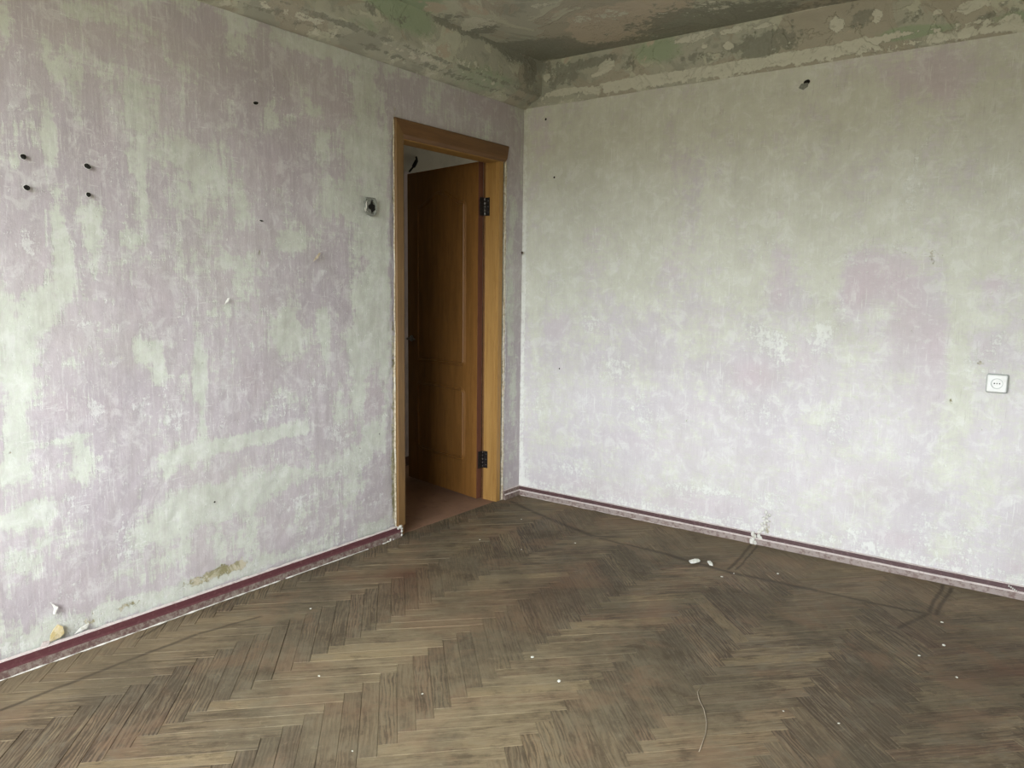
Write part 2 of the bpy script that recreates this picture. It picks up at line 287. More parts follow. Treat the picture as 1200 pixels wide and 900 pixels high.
def parquet_material():
    M = Mat('worn_oak_parquet')
    uv = M.n('ShaderNodeUVMap').outputs[0]
    info = M.n('ShaderNodeObjectInfo')
    rnd = M.math('ADD', info.outputs['Random'], M.attr('tone').outputs['Fac'])
    off = M.n('ShaderNodeCombineXYZ')
    M.put(off.inputs[0], M.math('MULTIPLY', rnd, 37.0))
    M.put(off.inputs[1], M.math('MULTIPLY', rnd, 91.0))
    M.put(off.inputs[2], M.math('MULTIPLY', rnd, 13.0))
    add = M.n('ShaderNodeVectorMath', operation='ADD')
    M.put(add.inputs[0], uv)
    M.put(add.inputs[1], off.outputs[0])
    V = add.outputs[0]
    P = M.pos()
    g1 = M.noise(M.scale(V, (7, 130, 1)), 1, 5, .65, .8)
    g2 = M.noise(M.scale(V, (14, 420, 1)), 1, 3, .6)
    wv = M.n('ShaderNodeTexWave', wave_type='BANDS', bands_direction='Y', wave_profile='SIN')
    M.put(wv.inputs['Vector'], M.scale(V, (2.6, 15, 1)))
    wv.inputs['Scale'].default_value = 1.6
    wv.inputs['Distortion'].default_value = 13.0
    wv.inputs['Detail'].default_value = 3.0
    wv.inputs['Detail Scale'].default_value = 1.2
    rings = wv.outputs['Fac']
    wn = M.n('ShaderNodeTexWhiteNoise', noise_dimensions='1D')
    M.put(wn.inputs['W'], M.math('MULTIPLY', rnd, 531.7))
    t = wn.outputs['Value']
    wn2 = M.n('ShaderNodeTexWhiteNoise', noise_dimensions='1D')
    M.put(wn2.inputs['W'], M.math('MULTIPLY', rnd, 173.3))
    t2 = wn2.outputs['Value']
    tone = M.n('ShaderNodeValToRGB')
    M.put(tone.inputs[0], t)
    r = tone.color_ramp
    r.elements[0].color = (0.105, 0.078, 0.049, 1)
    r.elements[1].color = (0.235, 0.177, 0.099, 1)
    for p, c in ((.3, (0.135, 0.099, 0.060, 1)), (.6, (0.160, 0.120, 0.073, 1)), (.82, (0.185, 0.139, 0.082, 1))):
        e = r.elements.new(p); e.color = c
    col = tone.outputs[0]
    col = M.mix(M.step(t2, .7, 1.0, 0, .35), col, (0.200, 0.102, 0.065))
    # grain: dark pores, pale ridges
    col = M.mix(M.step(g1, .53, .62, 0, .74), col, (0.045, 0.032, 0.021))
    col = M.mix(M.step(g1, .46, .34, 0, .55), col, (0.360, 0.286, 0.172))
    col = M.mix(M.step(g2, .56, .74, 0, .40), col, (0.040, 0.029, 0.017))
    col = M.mix(M.math('MULTIPLY', M.step(rings, .55, .95), M.step(t2, .2, .6, 0, .38)), col, (0.050, 0.037, 0.024))
    # ground-in grey dirt, scuffs and damp patches over many blocks
    d1 = M.noise(P, 2.2, 7, .62, .4)
    d2 = M.noise(P, 7.5, 8, .7)
    g3 = M.noise(M.scale(V, (5.5, 42, 1)), 1, 7, .72, .5)
    d2 = M.math('ADD', M.math('MULTIPLY', d2, .62), M.math('MULTIPLY', g3, .38))
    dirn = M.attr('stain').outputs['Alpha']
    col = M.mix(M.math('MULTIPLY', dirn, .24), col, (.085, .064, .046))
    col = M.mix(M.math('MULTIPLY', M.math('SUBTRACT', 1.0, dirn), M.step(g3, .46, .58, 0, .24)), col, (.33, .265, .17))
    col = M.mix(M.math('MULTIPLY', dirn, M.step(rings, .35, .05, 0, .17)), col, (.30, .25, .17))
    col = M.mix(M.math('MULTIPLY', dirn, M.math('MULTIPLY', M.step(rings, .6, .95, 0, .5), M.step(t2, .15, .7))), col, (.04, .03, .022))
    d3 = M.noise(M.scale(P, (30, 30, 30)), 1, 6, .75, 1.0)
    col = M.mix(M.step(d1, .42, .58, 0, .60), col, (0.088, 0.075, 0.052))
    col = M.mix(M.step(d2, .50, .60, 0, .60), col, (0.150, 0.126, 0.088))
    col = M.mix(M.step(d2, .48, .38, 0, .72), col, (0.066, 0.049, 0.031))
    col = M.mix(M.step(d3, .57, .68, 0, .35), col, (0.260, 0.218, 0.146))
    col = M.mix(M.step(d3, .44, .32, 0, .30), col, (0.060, 0.046, 0.031))
    col = M.mix(M.step(M.noise(P, 3.7, 7, .65, .5), .51, .64, 0, .50), col, M.mix(g1, (.25, .165, .10), (.12, .07, .045)))
    st = M.attr('stain')
    sR, sG, sB = M.sep(st.outputs['Color'])[:3]
    col = M.mix(M.math('MULTIPLY', sR, .38), col, M.mix(g1, (0.320, 0.252, 0.150), (0.200, 0.150, 0.095)))
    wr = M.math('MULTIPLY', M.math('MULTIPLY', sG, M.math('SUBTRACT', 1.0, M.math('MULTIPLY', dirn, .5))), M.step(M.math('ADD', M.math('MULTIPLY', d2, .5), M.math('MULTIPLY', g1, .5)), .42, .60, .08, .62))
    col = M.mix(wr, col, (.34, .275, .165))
    col = M.mix(M.math('MULTIPLY', sB, M.step(d2, .3, .6)), col, (0.100, 0.044, 0.026))
    # long narrow marks: the old edge of a floor covering and the seams in it
    xyz = M.n('ShaderNodeSeparateXYZ')
    M.put(xyz.inputs[0], P)
    X, Y = xyz.outputs[0], xyz.outputs[1]
    wob = M.math('MULTIPLY', M.math('SUBTRACT', M.noise(P, 5, 3, .5), .5), .03)
    def seg(x0, y0, x1, y1, wd):
        L = math.hypot(x1 - x0, y1 - y0)
        ux, uy = (x1 - x0) / L, (y1 - y0) / L
        dx = M.math('SUBTRACT', X, x0); dy = M.math('SUBTRACT', Y, y0)
        along = M.math('ADD', M.math('MULTIPLY', dx, ux), M.math('MULTIPLY', dy, uy))
        acr = M.math('ADD', M.math('MULTIPLY', dx, -uy), M.math('MULTIPLY', dy, ux))
        acr = M.math('ABSOLUTE', M.math('ADD', acr, wob))
        a = M.step(acr, wd * 2.0, wd * .2)
        b = M.math('MULTIPLY', M.step(along, -.01, .01), M.step(along, L + .01, L - .01))
        return M.math('MULTIPLY', a, b)
    tot = None
    for s in MARKS:
        v = seg(*s)
        tot = v if tot is None else M.math('MAXIMUM', tot, v)
    col = M.mix(M.math('MULTIPLY', tot, M.step(d2, .3, .6, .45, .75)), col, (0.050, 0.039, 0.026))
    h = M.math('MULTIPLY_ADD', g1, -1.0, M.math('MULTIPLY', g2, -.6))
    h = M.math('MULTIPLY_ADD', rings, -.25, h)
    h = M.math('MULTIPLY_ADD', tot, -2.0, h)
    M.bump(h, .5, .0014)
    rg = M.step(d1, .3, .7, .55, .75)
    return M.done(col, rg, .16)

def wood_material(name, a, b, dark, scale=(2, 2, .35), rough=.38, spec=.4):
    M = Mat(name)
    tc = M.n('ShaderNodeTexCoord').outputs['Object']
    g = M.noise(M.scale(tc, tuple(26 * s for s in scale)), 1, 6, .62, .6)
    g2 = M.noise(M.scale(tc, tuple(110 * s for s in scale)), 1, 3, .6)
    col = M.mix(M.step(g, .3, .7), a, b)
    col = M.mix(M.step(g2, .55, .75, 0, .45), col, dark)
    col = M.mix(M.step(M.noise(tc, 6, 6, .7), .6, .8, 0, .35), col, dark)
    M.bump(M.math('ADD', g, g2), .12, .001)
    return M.done(col, rough, spec)

def plain(name, c, c2=None, rough=.6, spec=.3, metal=0.0, scale=30, bump=.15, coverage=(.4, .65)):
    M = Mat(name)
    P = M.pos()
    n = M.noise(P, scale, 6, .7)
    col = M.mix(M.step(n, *coverage), c, c2 or tuple(x * .7 for x in c))
    M.bump(n, bump, .002)
    return M.done(col, rough, spec, metal)

MARKS = [
    (0.06, -0.17, 0.42, -0.31, .012), (0.42, -0.31, 0.80, -0.43, .014), (0.80, -0.43, 0.90, -0.36, .007),
    (0.84, -0.44, 1.10, -0.44, .008), (1.10, -0.43, 1.40, -0.47, .014), (1.40, -0.47, 1.62, -0.485, .012),
    (1.60, -0.485, 1.95, -0.46, .013), (1.95, -0.46, 2.38, -0.43, .008),
    (1.505, -0.03, 1.545, -0.46, .007), (1.535, -0.03, 1.575, -0.44, .005),
    (2.375, -0.03, 2.375, -0.42, .007), (2.41, -0.05, 2.40, -0.42, .007), (2.37, -0.42, 2.30, -0.66, .008),
    (0.215, -3.35, 0.212, -2.34, .007), (0.212, -2.34, 0.27, -2.10, .006),
    (0.03, -2.36, 0.075, -2.50, .005),
]
PINKS_L = ((.455, .405, .428), (.515, .463, .475), (.46, .375, .40))
GREENS_L = ((.52, .545, .465), (.61, .64, .55))
m_wall_left = wall_material('worn_pink_and_mint_distemper', 'y', PINKS_L, GREENS_L, (.70, .70, .67), .50, .22, .72)
PINKS_R = ((.60, .56, .575), (.65, .615, .62), (.60, .50, .53))
GREENS_R = ((.60, .61, .50), (.68, .69, .59))
m_wall_right = wall_material('worn_pale_pink_and_green_distemper', 'x', PINKS_R, GREENS_R, (.80, .81, .765), .50, .38, .28)
m_upper = upper_material('peeling_whitewash_cornice', 5.5)
m_ceiling = upper_material('peeling_stained_ceiling_coats', 2.6)
m_parquet = parquet_material()
m_sub = plain('dirt_in_the_joints', (.050, .040, .030), (.11, .09, .07), .9, .3, 0, 12)
m_maroon = plain('maroon_gloss_paint_worn', (.105, .036, .041), (.165, .085, .080), .42, .4, 0, 60, .25, (.5, .75))
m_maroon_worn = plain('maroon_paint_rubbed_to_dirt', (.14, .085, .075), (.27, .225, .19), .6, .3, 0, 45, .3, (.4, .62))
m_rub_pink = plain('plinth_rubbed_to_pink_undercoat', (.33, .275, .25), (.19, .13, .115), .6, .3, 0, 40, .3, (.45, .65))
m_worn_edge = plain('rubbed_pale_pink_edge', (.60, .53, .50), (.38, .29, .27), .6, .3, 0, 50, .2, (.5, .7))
m_plaster_white = plain('white_plaster', (.72, .71, .66), (.55, .53, .46), .9, .1, 0, 60, .4)
m_plaster_raw = plain('raw_crumbling_plaster', (.58, .50, .37), (.32, .26, .17), .95, .1, 0, 70, .8)
m_ochre = plain('ochre_plaster_chip', (.44, .35, .17), (.58, .50, .33), .9, .1, 0, 50, .5)
m_door = wood_material('orange_varnished_door', (.180, .080, .020), (.240, .110, .028), (.10, .040, .011), (1, 1, .12), .45, .25)
m_door_edge = wood_material('red_brown_door_edge', (.10, .038, .022), (.135, .052, .030), (.05, .016, .01), (1, 1, .12), .5, .3)
m_frame = wood_material('yellow_brown_varnished_frame', (.33, .178, .050), (.41, .232, .073), (.22, .10, .03), (1.4, 1.4, .1), .45, .35)
m_casing = wood_material('brown_varnished_casing', (.135, .064, .024), (.185, .09, .033), (.07, .03, .012), (1.4, .12, 1.4), .45, .35)
m_casing_v = wood_material('olive_brown_varnished_casing', (.16, .088, .032), (.215, .122, .045), (.09, .045, .018), (1.4, 1.4, .12), .45, .35)
m_hinge = plain('blackened_steel', (.03, .028, .028), (.07, .055, .045), .45, .5, .7, 80)
m_hinge_pin = plain('worn_steel_knuckle', (.35, .34, .33), (.08, .07, .06), .35, .5, .8, 160, .2, (.45, .55))
m_chrome = plain('dull_chrome', (.35, .33, .32), (.22, .2, .19), .3, .5, .9, 60)
m_hall_wall = plain('hall_whitewash', (.50, .48, .41), (.40, .385, .33), .9, .1, 0, 3)
m_hall_trim = plain('hall_pale_lilac_paint', (.56, .50, .50), (.42, .38, .38), .7, .2, 0, 8)
m_hall_floor = wood_material('hall_brown_floor_boards', (.215, .125, .080), (.26, .155, .10), (.12, .065, .04), (.12, .12, 1), .7, .12)
m_side = plain('plain_aged_distemper', (.34, .31, .30), (.38, .38, .33), .9, .15, 0, 4)
m_plastic = plain('white_plastic', (.80, .80, .77), (.74, .74, .70), .35, .4, 0, 20, .02)
m_plastic_grey = plain('grey_plastic_sides', (.42, .45, .42), (.36, .38, .35), .45, .4, 0, 20, .02)  # base and rim, a darker grey than the cover plate
m_black = plain('cable_and_hole_shade_black', (.012, .011, .010), (.03, .028, .024), .9, .1, 0, 90)  # for cables, and painted as the shade inside holes
m_cement = plain('grey_cement', (.30, .31, .27), (.17, .17, .15), .95, .1, 0, 120, .8)
m_nail = plain('rusty_nail_steel', (.10, .07, .05), (.05, .035, .03), .6, .3, .5, 200)
m_white_frame = plain('white_window_paint', (.78, .78, .75), (.70, .70, .66), .4, .4, 0, 8, .05)

# ------------------------------------------------------------------ mesh helpers
def link(name, me, mats, parent=None, smooth=False):
    o = bpy.data.objects.new(name, me)
    COL.objects.link(o)
    if not isinstance(mats, (list, tuple)):
        mats = [mats]
    for m in mats:
        me.materials.append(m)
    if parent:
        o.parent = parent
    if smooth:
        for p in me.polygons:
            p.use_smooth = True
    return o

def obj(name, bm, mats, parent=None, smooth=False):
    bmesh.ops.recalc_face_normals(bm, faces=bm.faces)
    me = bpy.data.meshes.new(name)
    bm.to_mesh(me)
    bm.free()
    return link(name, me, mats, parent, smooth)

def add_box(bm, x0, x1, y0, y1, z0, z1, mi=0, bevel=0.0):
    vs = [bm.verts.new((x, y, z)) for x in (x0, x1) for y in (y0, y1) for z in (z0, z1)]
    fs = []
    for q in ((0, 1, 3, 2), (4, 6, 7, 5), (0, 4, 5, 1), (2, 3, 7, 6), (0, 2, 6, 4), (1, 5, 7, 3)):
        f = bm.faces.new([vs[i] for i in q]); f.material_index = mi; fs.append(f)
    if bevel:
        es = {e for f in fs for e in f.edges}
        bmesh.ops.bevel(bm, geom=list(es), offset=bevel, segments=2, affect='EDGES', profile=.6)
    return vs

def box_obj(name, x0, x1, y0, y1, z0, z1, mat, parent=None, bevel=0.0):
    bm = bmesh.new()
    add_box(bm, x0, x1, y0, y1, z0, z1, 0, bevel)
    return obj(name, bm, mat, parent)

def empty(name, loc, parent=None):
    o = bpy.data.objects.new(name, None)
    o.location = loc
    o.empty_display_size = .05
    COL.objects.link(o)
    if parent:
        o.parent = parent
    return o

def tag(o, label, cat, group=None, kind=None):
    o['label'] = label
    o['category'] = cat
    if group: o['group'] = group
    if kind: o['kind'] = kind
    return o

def structure(o, label=None, cat=None):
    o['kind'] = 'structure'
    if label: o['label'] = label
    if cat: o['category'] = cat
    return o

def steps(a, b, d):
    n = max(1, int(round((b - a) / d)))
    return [a + (b - a) * i / n for i in range(n + 1)]

def patch_sum(lst, u, v, power=1.35):
    s = np.zeros_like(u)
    for cu, cv, ru, rv, a in lst:
        q = ((u - cu) / (ru * 1.15)) ** 2 + ((v - cv) / (rv * 1.15)) ** 2
        m = q < 9
        s[m] += a * np.exp(-(q[m] ** power))
    return s

def grid_wall(name, us, vs, to3d, mats, patches, extra=None, skip=None, wob=.004, base=(0, 0, 0, 0), shell=None, parent=None):
    """a surface as a fine grid with the paint masks as a point attribute; uneven by a few millimetres"""
    nu, nv = len(us), len(vs)
    U, V = np.meshgrid(np.array(us), np.array(vs), indexing='ij')
    pts = []
    for i in range(nu):
        for j in range(nv):
            u, v = us[i], vs[j]
            edge = i in (0, nu - 1) or j in (0, nv - 1)
            p = Vector(to3d(u, v, 0.0))
            d = 0.0
            if not edge:
                d = wob * (noise.noise(p * 2.1) + .4 * noise.noise(p * 7.0))
                if extra: d += extra(u, v)
            pts.append(to3d(u, v, d))
    faces = []
    for i in range(nu - 1):
        for j in range(nv - 1):
            if skip and skip((us[i] + us[i + 1]) / 2, (vs[j] + vs[j + 1]) / 2):
                continue
            a = i * nv + j
            faces.append((a, a + nv, a + nv + 1, a + 1))
    nm = len(faces)
    n0 = len(pts)
    if shell:
        sp, sf = shell
        pts += sp
        faces += [tuple(n0 + k for k in f) for f in sf]
    me = bpy.data.meshes.new(name)
    me.from_pydata(pts, [], faces)
    me.update()
    ca = me.color_attributes.new('paint', 'FLOAT_COLOR', 'POINT')
    data = np.zeros((len(pts), 4), dtype=np.float32)
    uf, vf = U.ravel(), V.ravel()
    for c in range(4):
        data[:n0, c] = base[c] + patch_sum(patches[c], uf, vf)
    ca.data.foreach_set('color', data.ravel())
    o = link(name, me, mats, parent, True)
    for k, p in enumerate(me.polygons):
        if k >= nm:
            p.use_smooth = False
            p.material_index = len(me.materials) - 1
    return o

# ------------------------------------------------------------------ room shell
T = .10                                     # partition thickness at the door
OY0, OY1, OZ = -1.07, -.195, 2.055          # door opening in the left wall
# left wall, with the door opening
ys = steps(RY0, -2.95, .08)[:-1] + steps(-2.95, -1.12, .02)[:-1] + steps(-1.12, OY0, .01)[:-1] + steps(OY0, OY1, .025)[:-1] + steps(OY1, -.15, .0045)[:-1] + steps(-.15, 0, .01)
zs = steps(0, OZ, .02)[:-1] + steps(OZ, CEIL, .02)
def left3(u, v, d): return (RX0 + d, u, v)
def ragged(u, v):
    """right of the door the architrave is gone and the plaster edge is broken back"""
    if v < 2.03:
        e = -.166 + .010 * noise.noise(Vector((0, 3.0, v * 9))) + .006 * noise.noise(Vector((0, 1.0, v * 31)))
        if u < e:
            return -.011 + .006 * noise.noise(Vector((1, u * 60, v * 40)))
        if u < e + .009:
            return .003
    return 0.0
w0 = -T
sp = [(0, OY0, 0), (0, OY1, 0), (0, OY1, OZ), (0, OY0, OZ), (w0, OY0, 0), (w0, OY1, 0), (w0, OY1, OZ), (w0, OY0, OZ),
      (w0, RY0, 0), (w0, 0, 0), (w0, 0, CEIL), (w0, RY0, CEIL), (w0, RY0, OZ), (w0, 0, OZ)]
sf = [(0, 3, 7, 4), (1, 5, 6, 2), (3, 2, 6, 7), (8, 4, 7, 12), (5, 9, 13, 6), (12, 13, 10, 11)]
pl = [list(x) for x in PATCH['left']]
wall_left = grid_wall('wall_left', ys, zs, left3, [m_wall_left, m_hall_wall], pl, ragged,
                      lambda u, v: OY0 < u < OY1 and v < OZ, .004, (.20, .0, 0, 0), (sp, sf))
ca = wall_left.data.color_attributes['paint']
for i, u in enumerate(ys):                   # bare plaster in the broken strip, mint wash along the skirting
    for j, v in enumerate(zs):
        k = i * len(zs) + j
        c = list(ca.data[k].color)
        if OY1 - .001 <= u < -.150 and v < 2.05 and ragged(u, v) != 0:
            c[2] += .8 if ragged(u, v) < 0 else .1
            c[1] += .6
        if v < .13 and u < OY0:
            c[0] += .45 * (1 - abs(v - .085) / .05) if abs(v - .085) < .05 else 0
            c[1] += .25
        if v > 2.27:
            c[0] += .45 * min(1, (v - 2.27) / .06)
        ca.data[k].color = c
structure(wall_left)

# right-hand wall of the picture
xs = steps(0, .12, .012)[:-1] + steps(.12, 2.72, .02)[:-1] + steps(2.72, RX1, .06)
zs2 = steps(0, 2.36, .02)
def right3(u, v, d): return (u, RY1 - d, v)
S = .12
sp = [(0, S, 0), (RX1, S, 0), (RX1, S, CEIL), (0, S, CEIL), (0, 0, 0), (RX1, 0, 0), (RX1, 0, CEIL), (0, 0, CEIL)]
sf = [(0, 1, 2, 3), (4, 5, 1, 0), (5, 6, 2, 1), (4, 0, 3, 7)]
pr = [list(x) for x in PATCH['right']]
wall_right = grid_wall('wall_right', xs, zs2, right3, [m_wall_right, m_side], pr, None, None, .004, (.0, .0, 0, 0), (sp, sf))
ca = wall_right.data.color_attributes['paint']
for i, u in enumerate(xs):
    for j, v in enumerate(zs2):
        k = i * len(zs2) + j
        c = list(ca.data[k].color)
        t = min(1, max(0, (v - .75) / .9))
        c[0] += .30 + .50 * t
        if v < .75: c[1] += .18 * (1 - v / .75)
        if u < .035: c[0] += .3; c[1] += .5
        if v < .10: c[1] += .35
        ca.data[k].color = c
structure(wall_right)

# broken line of the coat under the frieze: two narrow plaster beads with a crack between
def bead(name, P0, P1, profile, mat, n=90, wob=.002, parent=None, phase=0):
    P0, P1 = Vector(P0), Vector(P1)
    d = (P1 - P0)
    L = d.length
    d.normalize()
    bm = bmesh.new()
    rows = []
    for i in range(n + 1):
        t = i / n
        row = []
        for k, q in enumerate(profile):
            c = P0 + d * L * t + Vector(q)
            w = wob * noise.noise(Vector((t * L * 6, k * 2.3, phase)))
            w2 = wob * noise.noise(Vector((t * L * 19, k * 5.1 + 9, phase)))
            c.z += w
            c += Vector(q).normalized() * 0 + (Vector((w2, w2, 0)) if k not in (0, len(profile) - 1) else Vector())
            row.append(bm.verts.new(c))
        rows.append(row)
    for i in range(n):
        for k in range(len(profile) - 1):
            bm.faces.new((rows[i][k], rows[i + 1][k], rows[i + 1][k + 1], rows[i][k + 1]))
    return obj(name, bm, mat, parent, False)

# frieze over the right wall: shallow ledge at 2.36, then mottled band up to the ceiling
xs3 = steps(.125, 2.9, .018)[:-1] + steps(2.9, RX1, .06)
zs3 = [2.352, 2.358, 2.364, 2.375, 2.39, 2.405] + steps(2.42, CEIL, .012)
def frieze3(u, v, d):
    o = .010 + .004 * noise.noise(Vector((u * 3, 0, 5)))
    if v < 2.3535: o = .0
    elif v < 2.361: o *= .8
    elif v > 2.40: o -= .003
    return (u, RY1 - o - d, v + (.004 * noise.noise(Vector((u * 4, 0, 0))) if v < 2.38 else 0))
fz = [list(x) for x in PATCH['frieze']]
trim_1 = grid_wall('trim_1', [.0, .04, .08] + xs3, zs3, frieze3, [m_upper], fz, None, None, .004, (.10, .12, 0, .15))
ca = trim_1.data.color_attributes['paint']
nz = len(zs3)
for i in range(len(xs3) + 3):
    for j, v in enumerate(zs3):
        c = list(ca.data[i * nz + j].color)
        if v < 2.425: c[0] += .27; c[1] -= .1
        ca.data[i * nz + j].color = c
structure(trim_1)

# cornice box along the left wall
prof = [(0, 2.352), (.012, 2.350), (.03, 2.357), (.05, 2.366), (.058, 2.378), (.085, 2.386), (.108, 2.396), (.118, 2.408), (.128, 2.413), (.131, 2.425)]
ys4 = steps(RY0, -3.0, .08)[:-1] + steps(-3.0, 0, .018)
tz = steps(2.44, CEIL, .013)
prof += [(.131, z) for z in tz]
bmv, bmf = [], []
for i, y in enumerate(ys4):
    for k, (px, pz) in enumerate(prof):
        n_ = .005 * noise.noise(Vector((px * 9, y * 5, pz * 9))) + .0035 * noise.noise(Vector((px * 30, y * 17, pz * 30)))
        edge = k in (0, len(prof) - 1)
        dd = 0 if edge else n_
        z = pz + (dd if k < 10 else 0)
        x = px + (dd if k >= 2 else 0)
        # small losses along the lower bead
        if 1 <= k <= 3:
            b = noise.noise(Vector((3.3, y * 11, k)))
            if b > .25: z += .007
        bmv.append((x, y, z))
for i in range(len(ys4) - 1):
    for k in range(len(prof) - 1):
        a = i * len(prof) + k
        bmf.append((a, a + len(prof), a + len(prof) + 1, a + 1))
me = bpy.data.meshes.new('trim_2')
me.from_pydata(bmv, [], bmf)
cat = me.color_attributes.new('paint', 'FLOAT_COLOR', 'POINT')
arr = np.array(bmv)
dat = np.zeros((len(bmv), 4), dtype=np.float32)
cz = [list(x) for x in PATCH['cornice']]
for c in range(4):
    dat[:, c] = (.08, .10, 0, .12)[c] + patch_sum(cz[c], arr[:, 1], arr[:, 2])
low = arr[:, 2] < 2.40
dat[low, 0] += .22
crack = (np.abs(arr[:, 2] - 2.378) < .007) | (np.abs(arr[:, 2] - 2.41) < .005)
dat[crack, 1] += .45
dat[crack, 0] -= .25
cat.data.foreach_set('color', dat.ravel())
trim_2 = link('trim_2', me, m_upper, None, True)
structure(trim_2)

# ceiling
cx = steps(0, 2.6, .03)[:-1] + steps(2.6, RX1, .1)
cy = steps(RY0, -2.0, .1)[:-1] + steps(-2.0, 0, .03)
def ceil3(u, v, d): return (u, v, CEIL - d)
sp = [(RX0 - T, RY0 - .3, CEIL + .15), (RX1 + .1, RY0 - .3, CEIL + .15), (RX1 + .1, .12, CEIL + .15), (RX0 - T, .12, CEIL + .15),
      (RX0, RY0, CEIL), (RX1, RY0, CEIL), (RX1, 0, CEIL), (RX0, 0, CEIL)]
sf = [(0, 1, 2, 3), (0, 4, 5, 1), (1, 5, 6, 2), (2, 6, 7, 3), (3, 7, 4, 0)]
cc = [list(x) for x in PATCH['ceiling']]
ceiling = grid_wall('ceiling', cx, cy, ceil3, [m_ceiling, m_side], cc, None, None, .007, (.02, .08, .05, .03), (sp, sf))
structure(ceiling)

# side wall and window wall (behind the camera)
structure(box_obj('wall_side', RX1, RX1 + .1, RY0, 0, 0, CEIL, m_side))
bm = bmesh.new()
add_box(bm, RX0 - T, WIN[0], RY0 - .3, RY0, 0, CEIL)
add_box(bm, WIN[1], RX1 + .1, RY0 - .3, RY0, 0, CEIL)
add_box(bm, WIN[0], WIN[1], RY0 - .3, RY0, 0, WIN[2])
add_box(bm, WIN[0], WIN[1], RY0 - .3, RY0, WIN[3], CEIL)
structure(obj('wall_near', bm, m_side))
win = structure(empty('window_1', ((WIN[0] + WIN[1]) / 2, RY0 - .15, WIN[2])))
cxw, czw = (WIN[0] + WIN[1]) / 2, WIN[2]
hw, hh = (WIN[1] - WIN[0]) / 2, WIN[3] - WIN[2]
def wbar(name, x0, x1, z0, z1):
    bm = bmesh.new()
    add_box(bm, x0, x1, -.03, .03, z0, z1, 0, .004)
    return obj(name, bm, m_white_frame, win)
wbar('window_frame', -hw, -hw + .05, 0, hh); wbar('window_frame', hw - .05, hw, 0, hh)
wbar('window_frame', -hw + .05, hw - .05, 0, .05); wbar('window_frame', -hw + .05, hw - .05, hh - .05, hh)
wbar('mullion', -.03, .03, .05, hh - .05)
bm = bmesh.new()
add_box(bm, -hw - .05, hw + .05, .05, .32, -.035, 0, 0, .006)
obj('window_sill', bm, m_white_frame, win)

# ------------------------------------------------------------------ floor
floor = box_obj('floor', RX0 - .03, RX1, RY0, RY1, -.06, -.0085, m_sub)
structure(floor)
BL, BW = .4115, .0555
S2 = math.sqrt(2)
FX0, FY0 = .131, -2.5372
GAP = .00025
CLIP = (RX0 - .012, RX1 - .002, RY0 + .002, RY1 - .002)

def clip_poly(poly, axis, val, keep_less):
    out = []
    for i in range(len(poly)):
        a, b = poly[i], poly[(i + 1) % len(poly)]
        ia = (a[axis] <= val) == keep_less
        ib = (b[axis] <= val) == keep_less
        if ia: out.append(a)
        if ia != ib:
            t = (val - a[axis]) / (b[axis] - a[axis])
            out.append((a[0] + t * (b[0] - a[0]), a[1] + t * (b[1] - a[1])))
    return out

def inset(poly, e):
    n = len(poly)
    out = []
    for i in range(n):
        p0, p1, p2 = Vector(poly[i - 1]), Vector(poly[i]), Vector(poly[(i + 1) % n])
        d1, d2 = (p1 - p0), (p2 - p1)
        if d1.length < 1e-6 or d2.length < 1e-6: return None
        d1.normalize(); d2.normalize()
        n1, n2 = Vector((-d1.y, d1.x)), Vector((-d2.y, d2.x))
        k = 1 + n1.dot(n2)
        if k < .2: return None
        out.append(tuple(p1 + (n1 + n2) * (e / k)))
    return out

def in_view(x, y, marg=30):
    d = Vector((x, y, 0)) - Vector((2.7572, -3.8369, 1.3))
    z = d.dot(FWD)
    if z < .2: return False
    px = 600 + 895.14 * d.dot(RGT) / z
    py = 450 - 895.14 * d.dot(UPV) / z
    return -marg < px < 1200 + marg and py < 900 + marg

LIGHT_ZONE = [  # paler strip beside the walls where a covering kept the boards clean
    ((0, .21), (-3.6, -2.2)),
]
def stain_at(x, y):
    r = 0.0
    if y < -2.15:
        r = max(r, min(1, max(0, (.212 - x) / .012)) * min(1, (-2.15 - y) / .25))
    # wedge along the right-hand wall, bounded by the marks
    bx = [.05, .42, .80, 1.10, 1.4, 1.95, 2.4, 3.4]
    by = [-.17, -.31, -.43, -.43, -.47, -.46, -.43, -.40]
    if x > .05:
        yb = np.interp(x, bx, by)
        r = max(r, .62 * min(1, max(0, (y - yb) / .02)))
    b = .9 * math.exp(-(((x - .42) / .16) ** 2 + ((y + 1.42) / .13) ** 2))
    b = max(b, .8 * math.exp(-(((x - 2.75) / .35) ** 2 + ((y + .72) / .10) ** 2)))
    b = max(b, .5 * math.exp(-(((x - 1.02) / .12) ** 2 + ((y + 1.2) / .3) ** 2)))
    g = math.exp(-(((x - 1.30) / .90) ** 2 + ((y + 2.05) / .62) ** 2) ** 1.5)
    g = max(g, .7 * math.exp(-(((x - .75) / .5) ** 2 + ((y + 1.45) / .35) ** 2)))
    return r, b, g

def block_geo(i, j, t):
    ox, oy = i * BL + j * BW, -i * BL + j * BW
    if t == 0:
        f = [(ox, oy), (ox + BL, oy), (ox + BL, oy + BW), (ox, oy + BW)]
        c = (ox + BL / 2, oy + BW / 2); ang = math.pi / 4
    else:
        f = [(ox + BL, oy + BW - BL), (ox + BL + BW, oy + BW - BL), (ox + BL + BW, oy + BW), (ox + BL, oy + BW)]
        c = (ox + BL + BW / 2, oy + BW - BL / 2); ang = 3 * math.pi / 4
    to = lambda p: ((p[0] - p[1]) / S2 + FX0, (p[0] + p[1]) / S2 + FY0)
    return [to(p) for p in f], to(c), ang

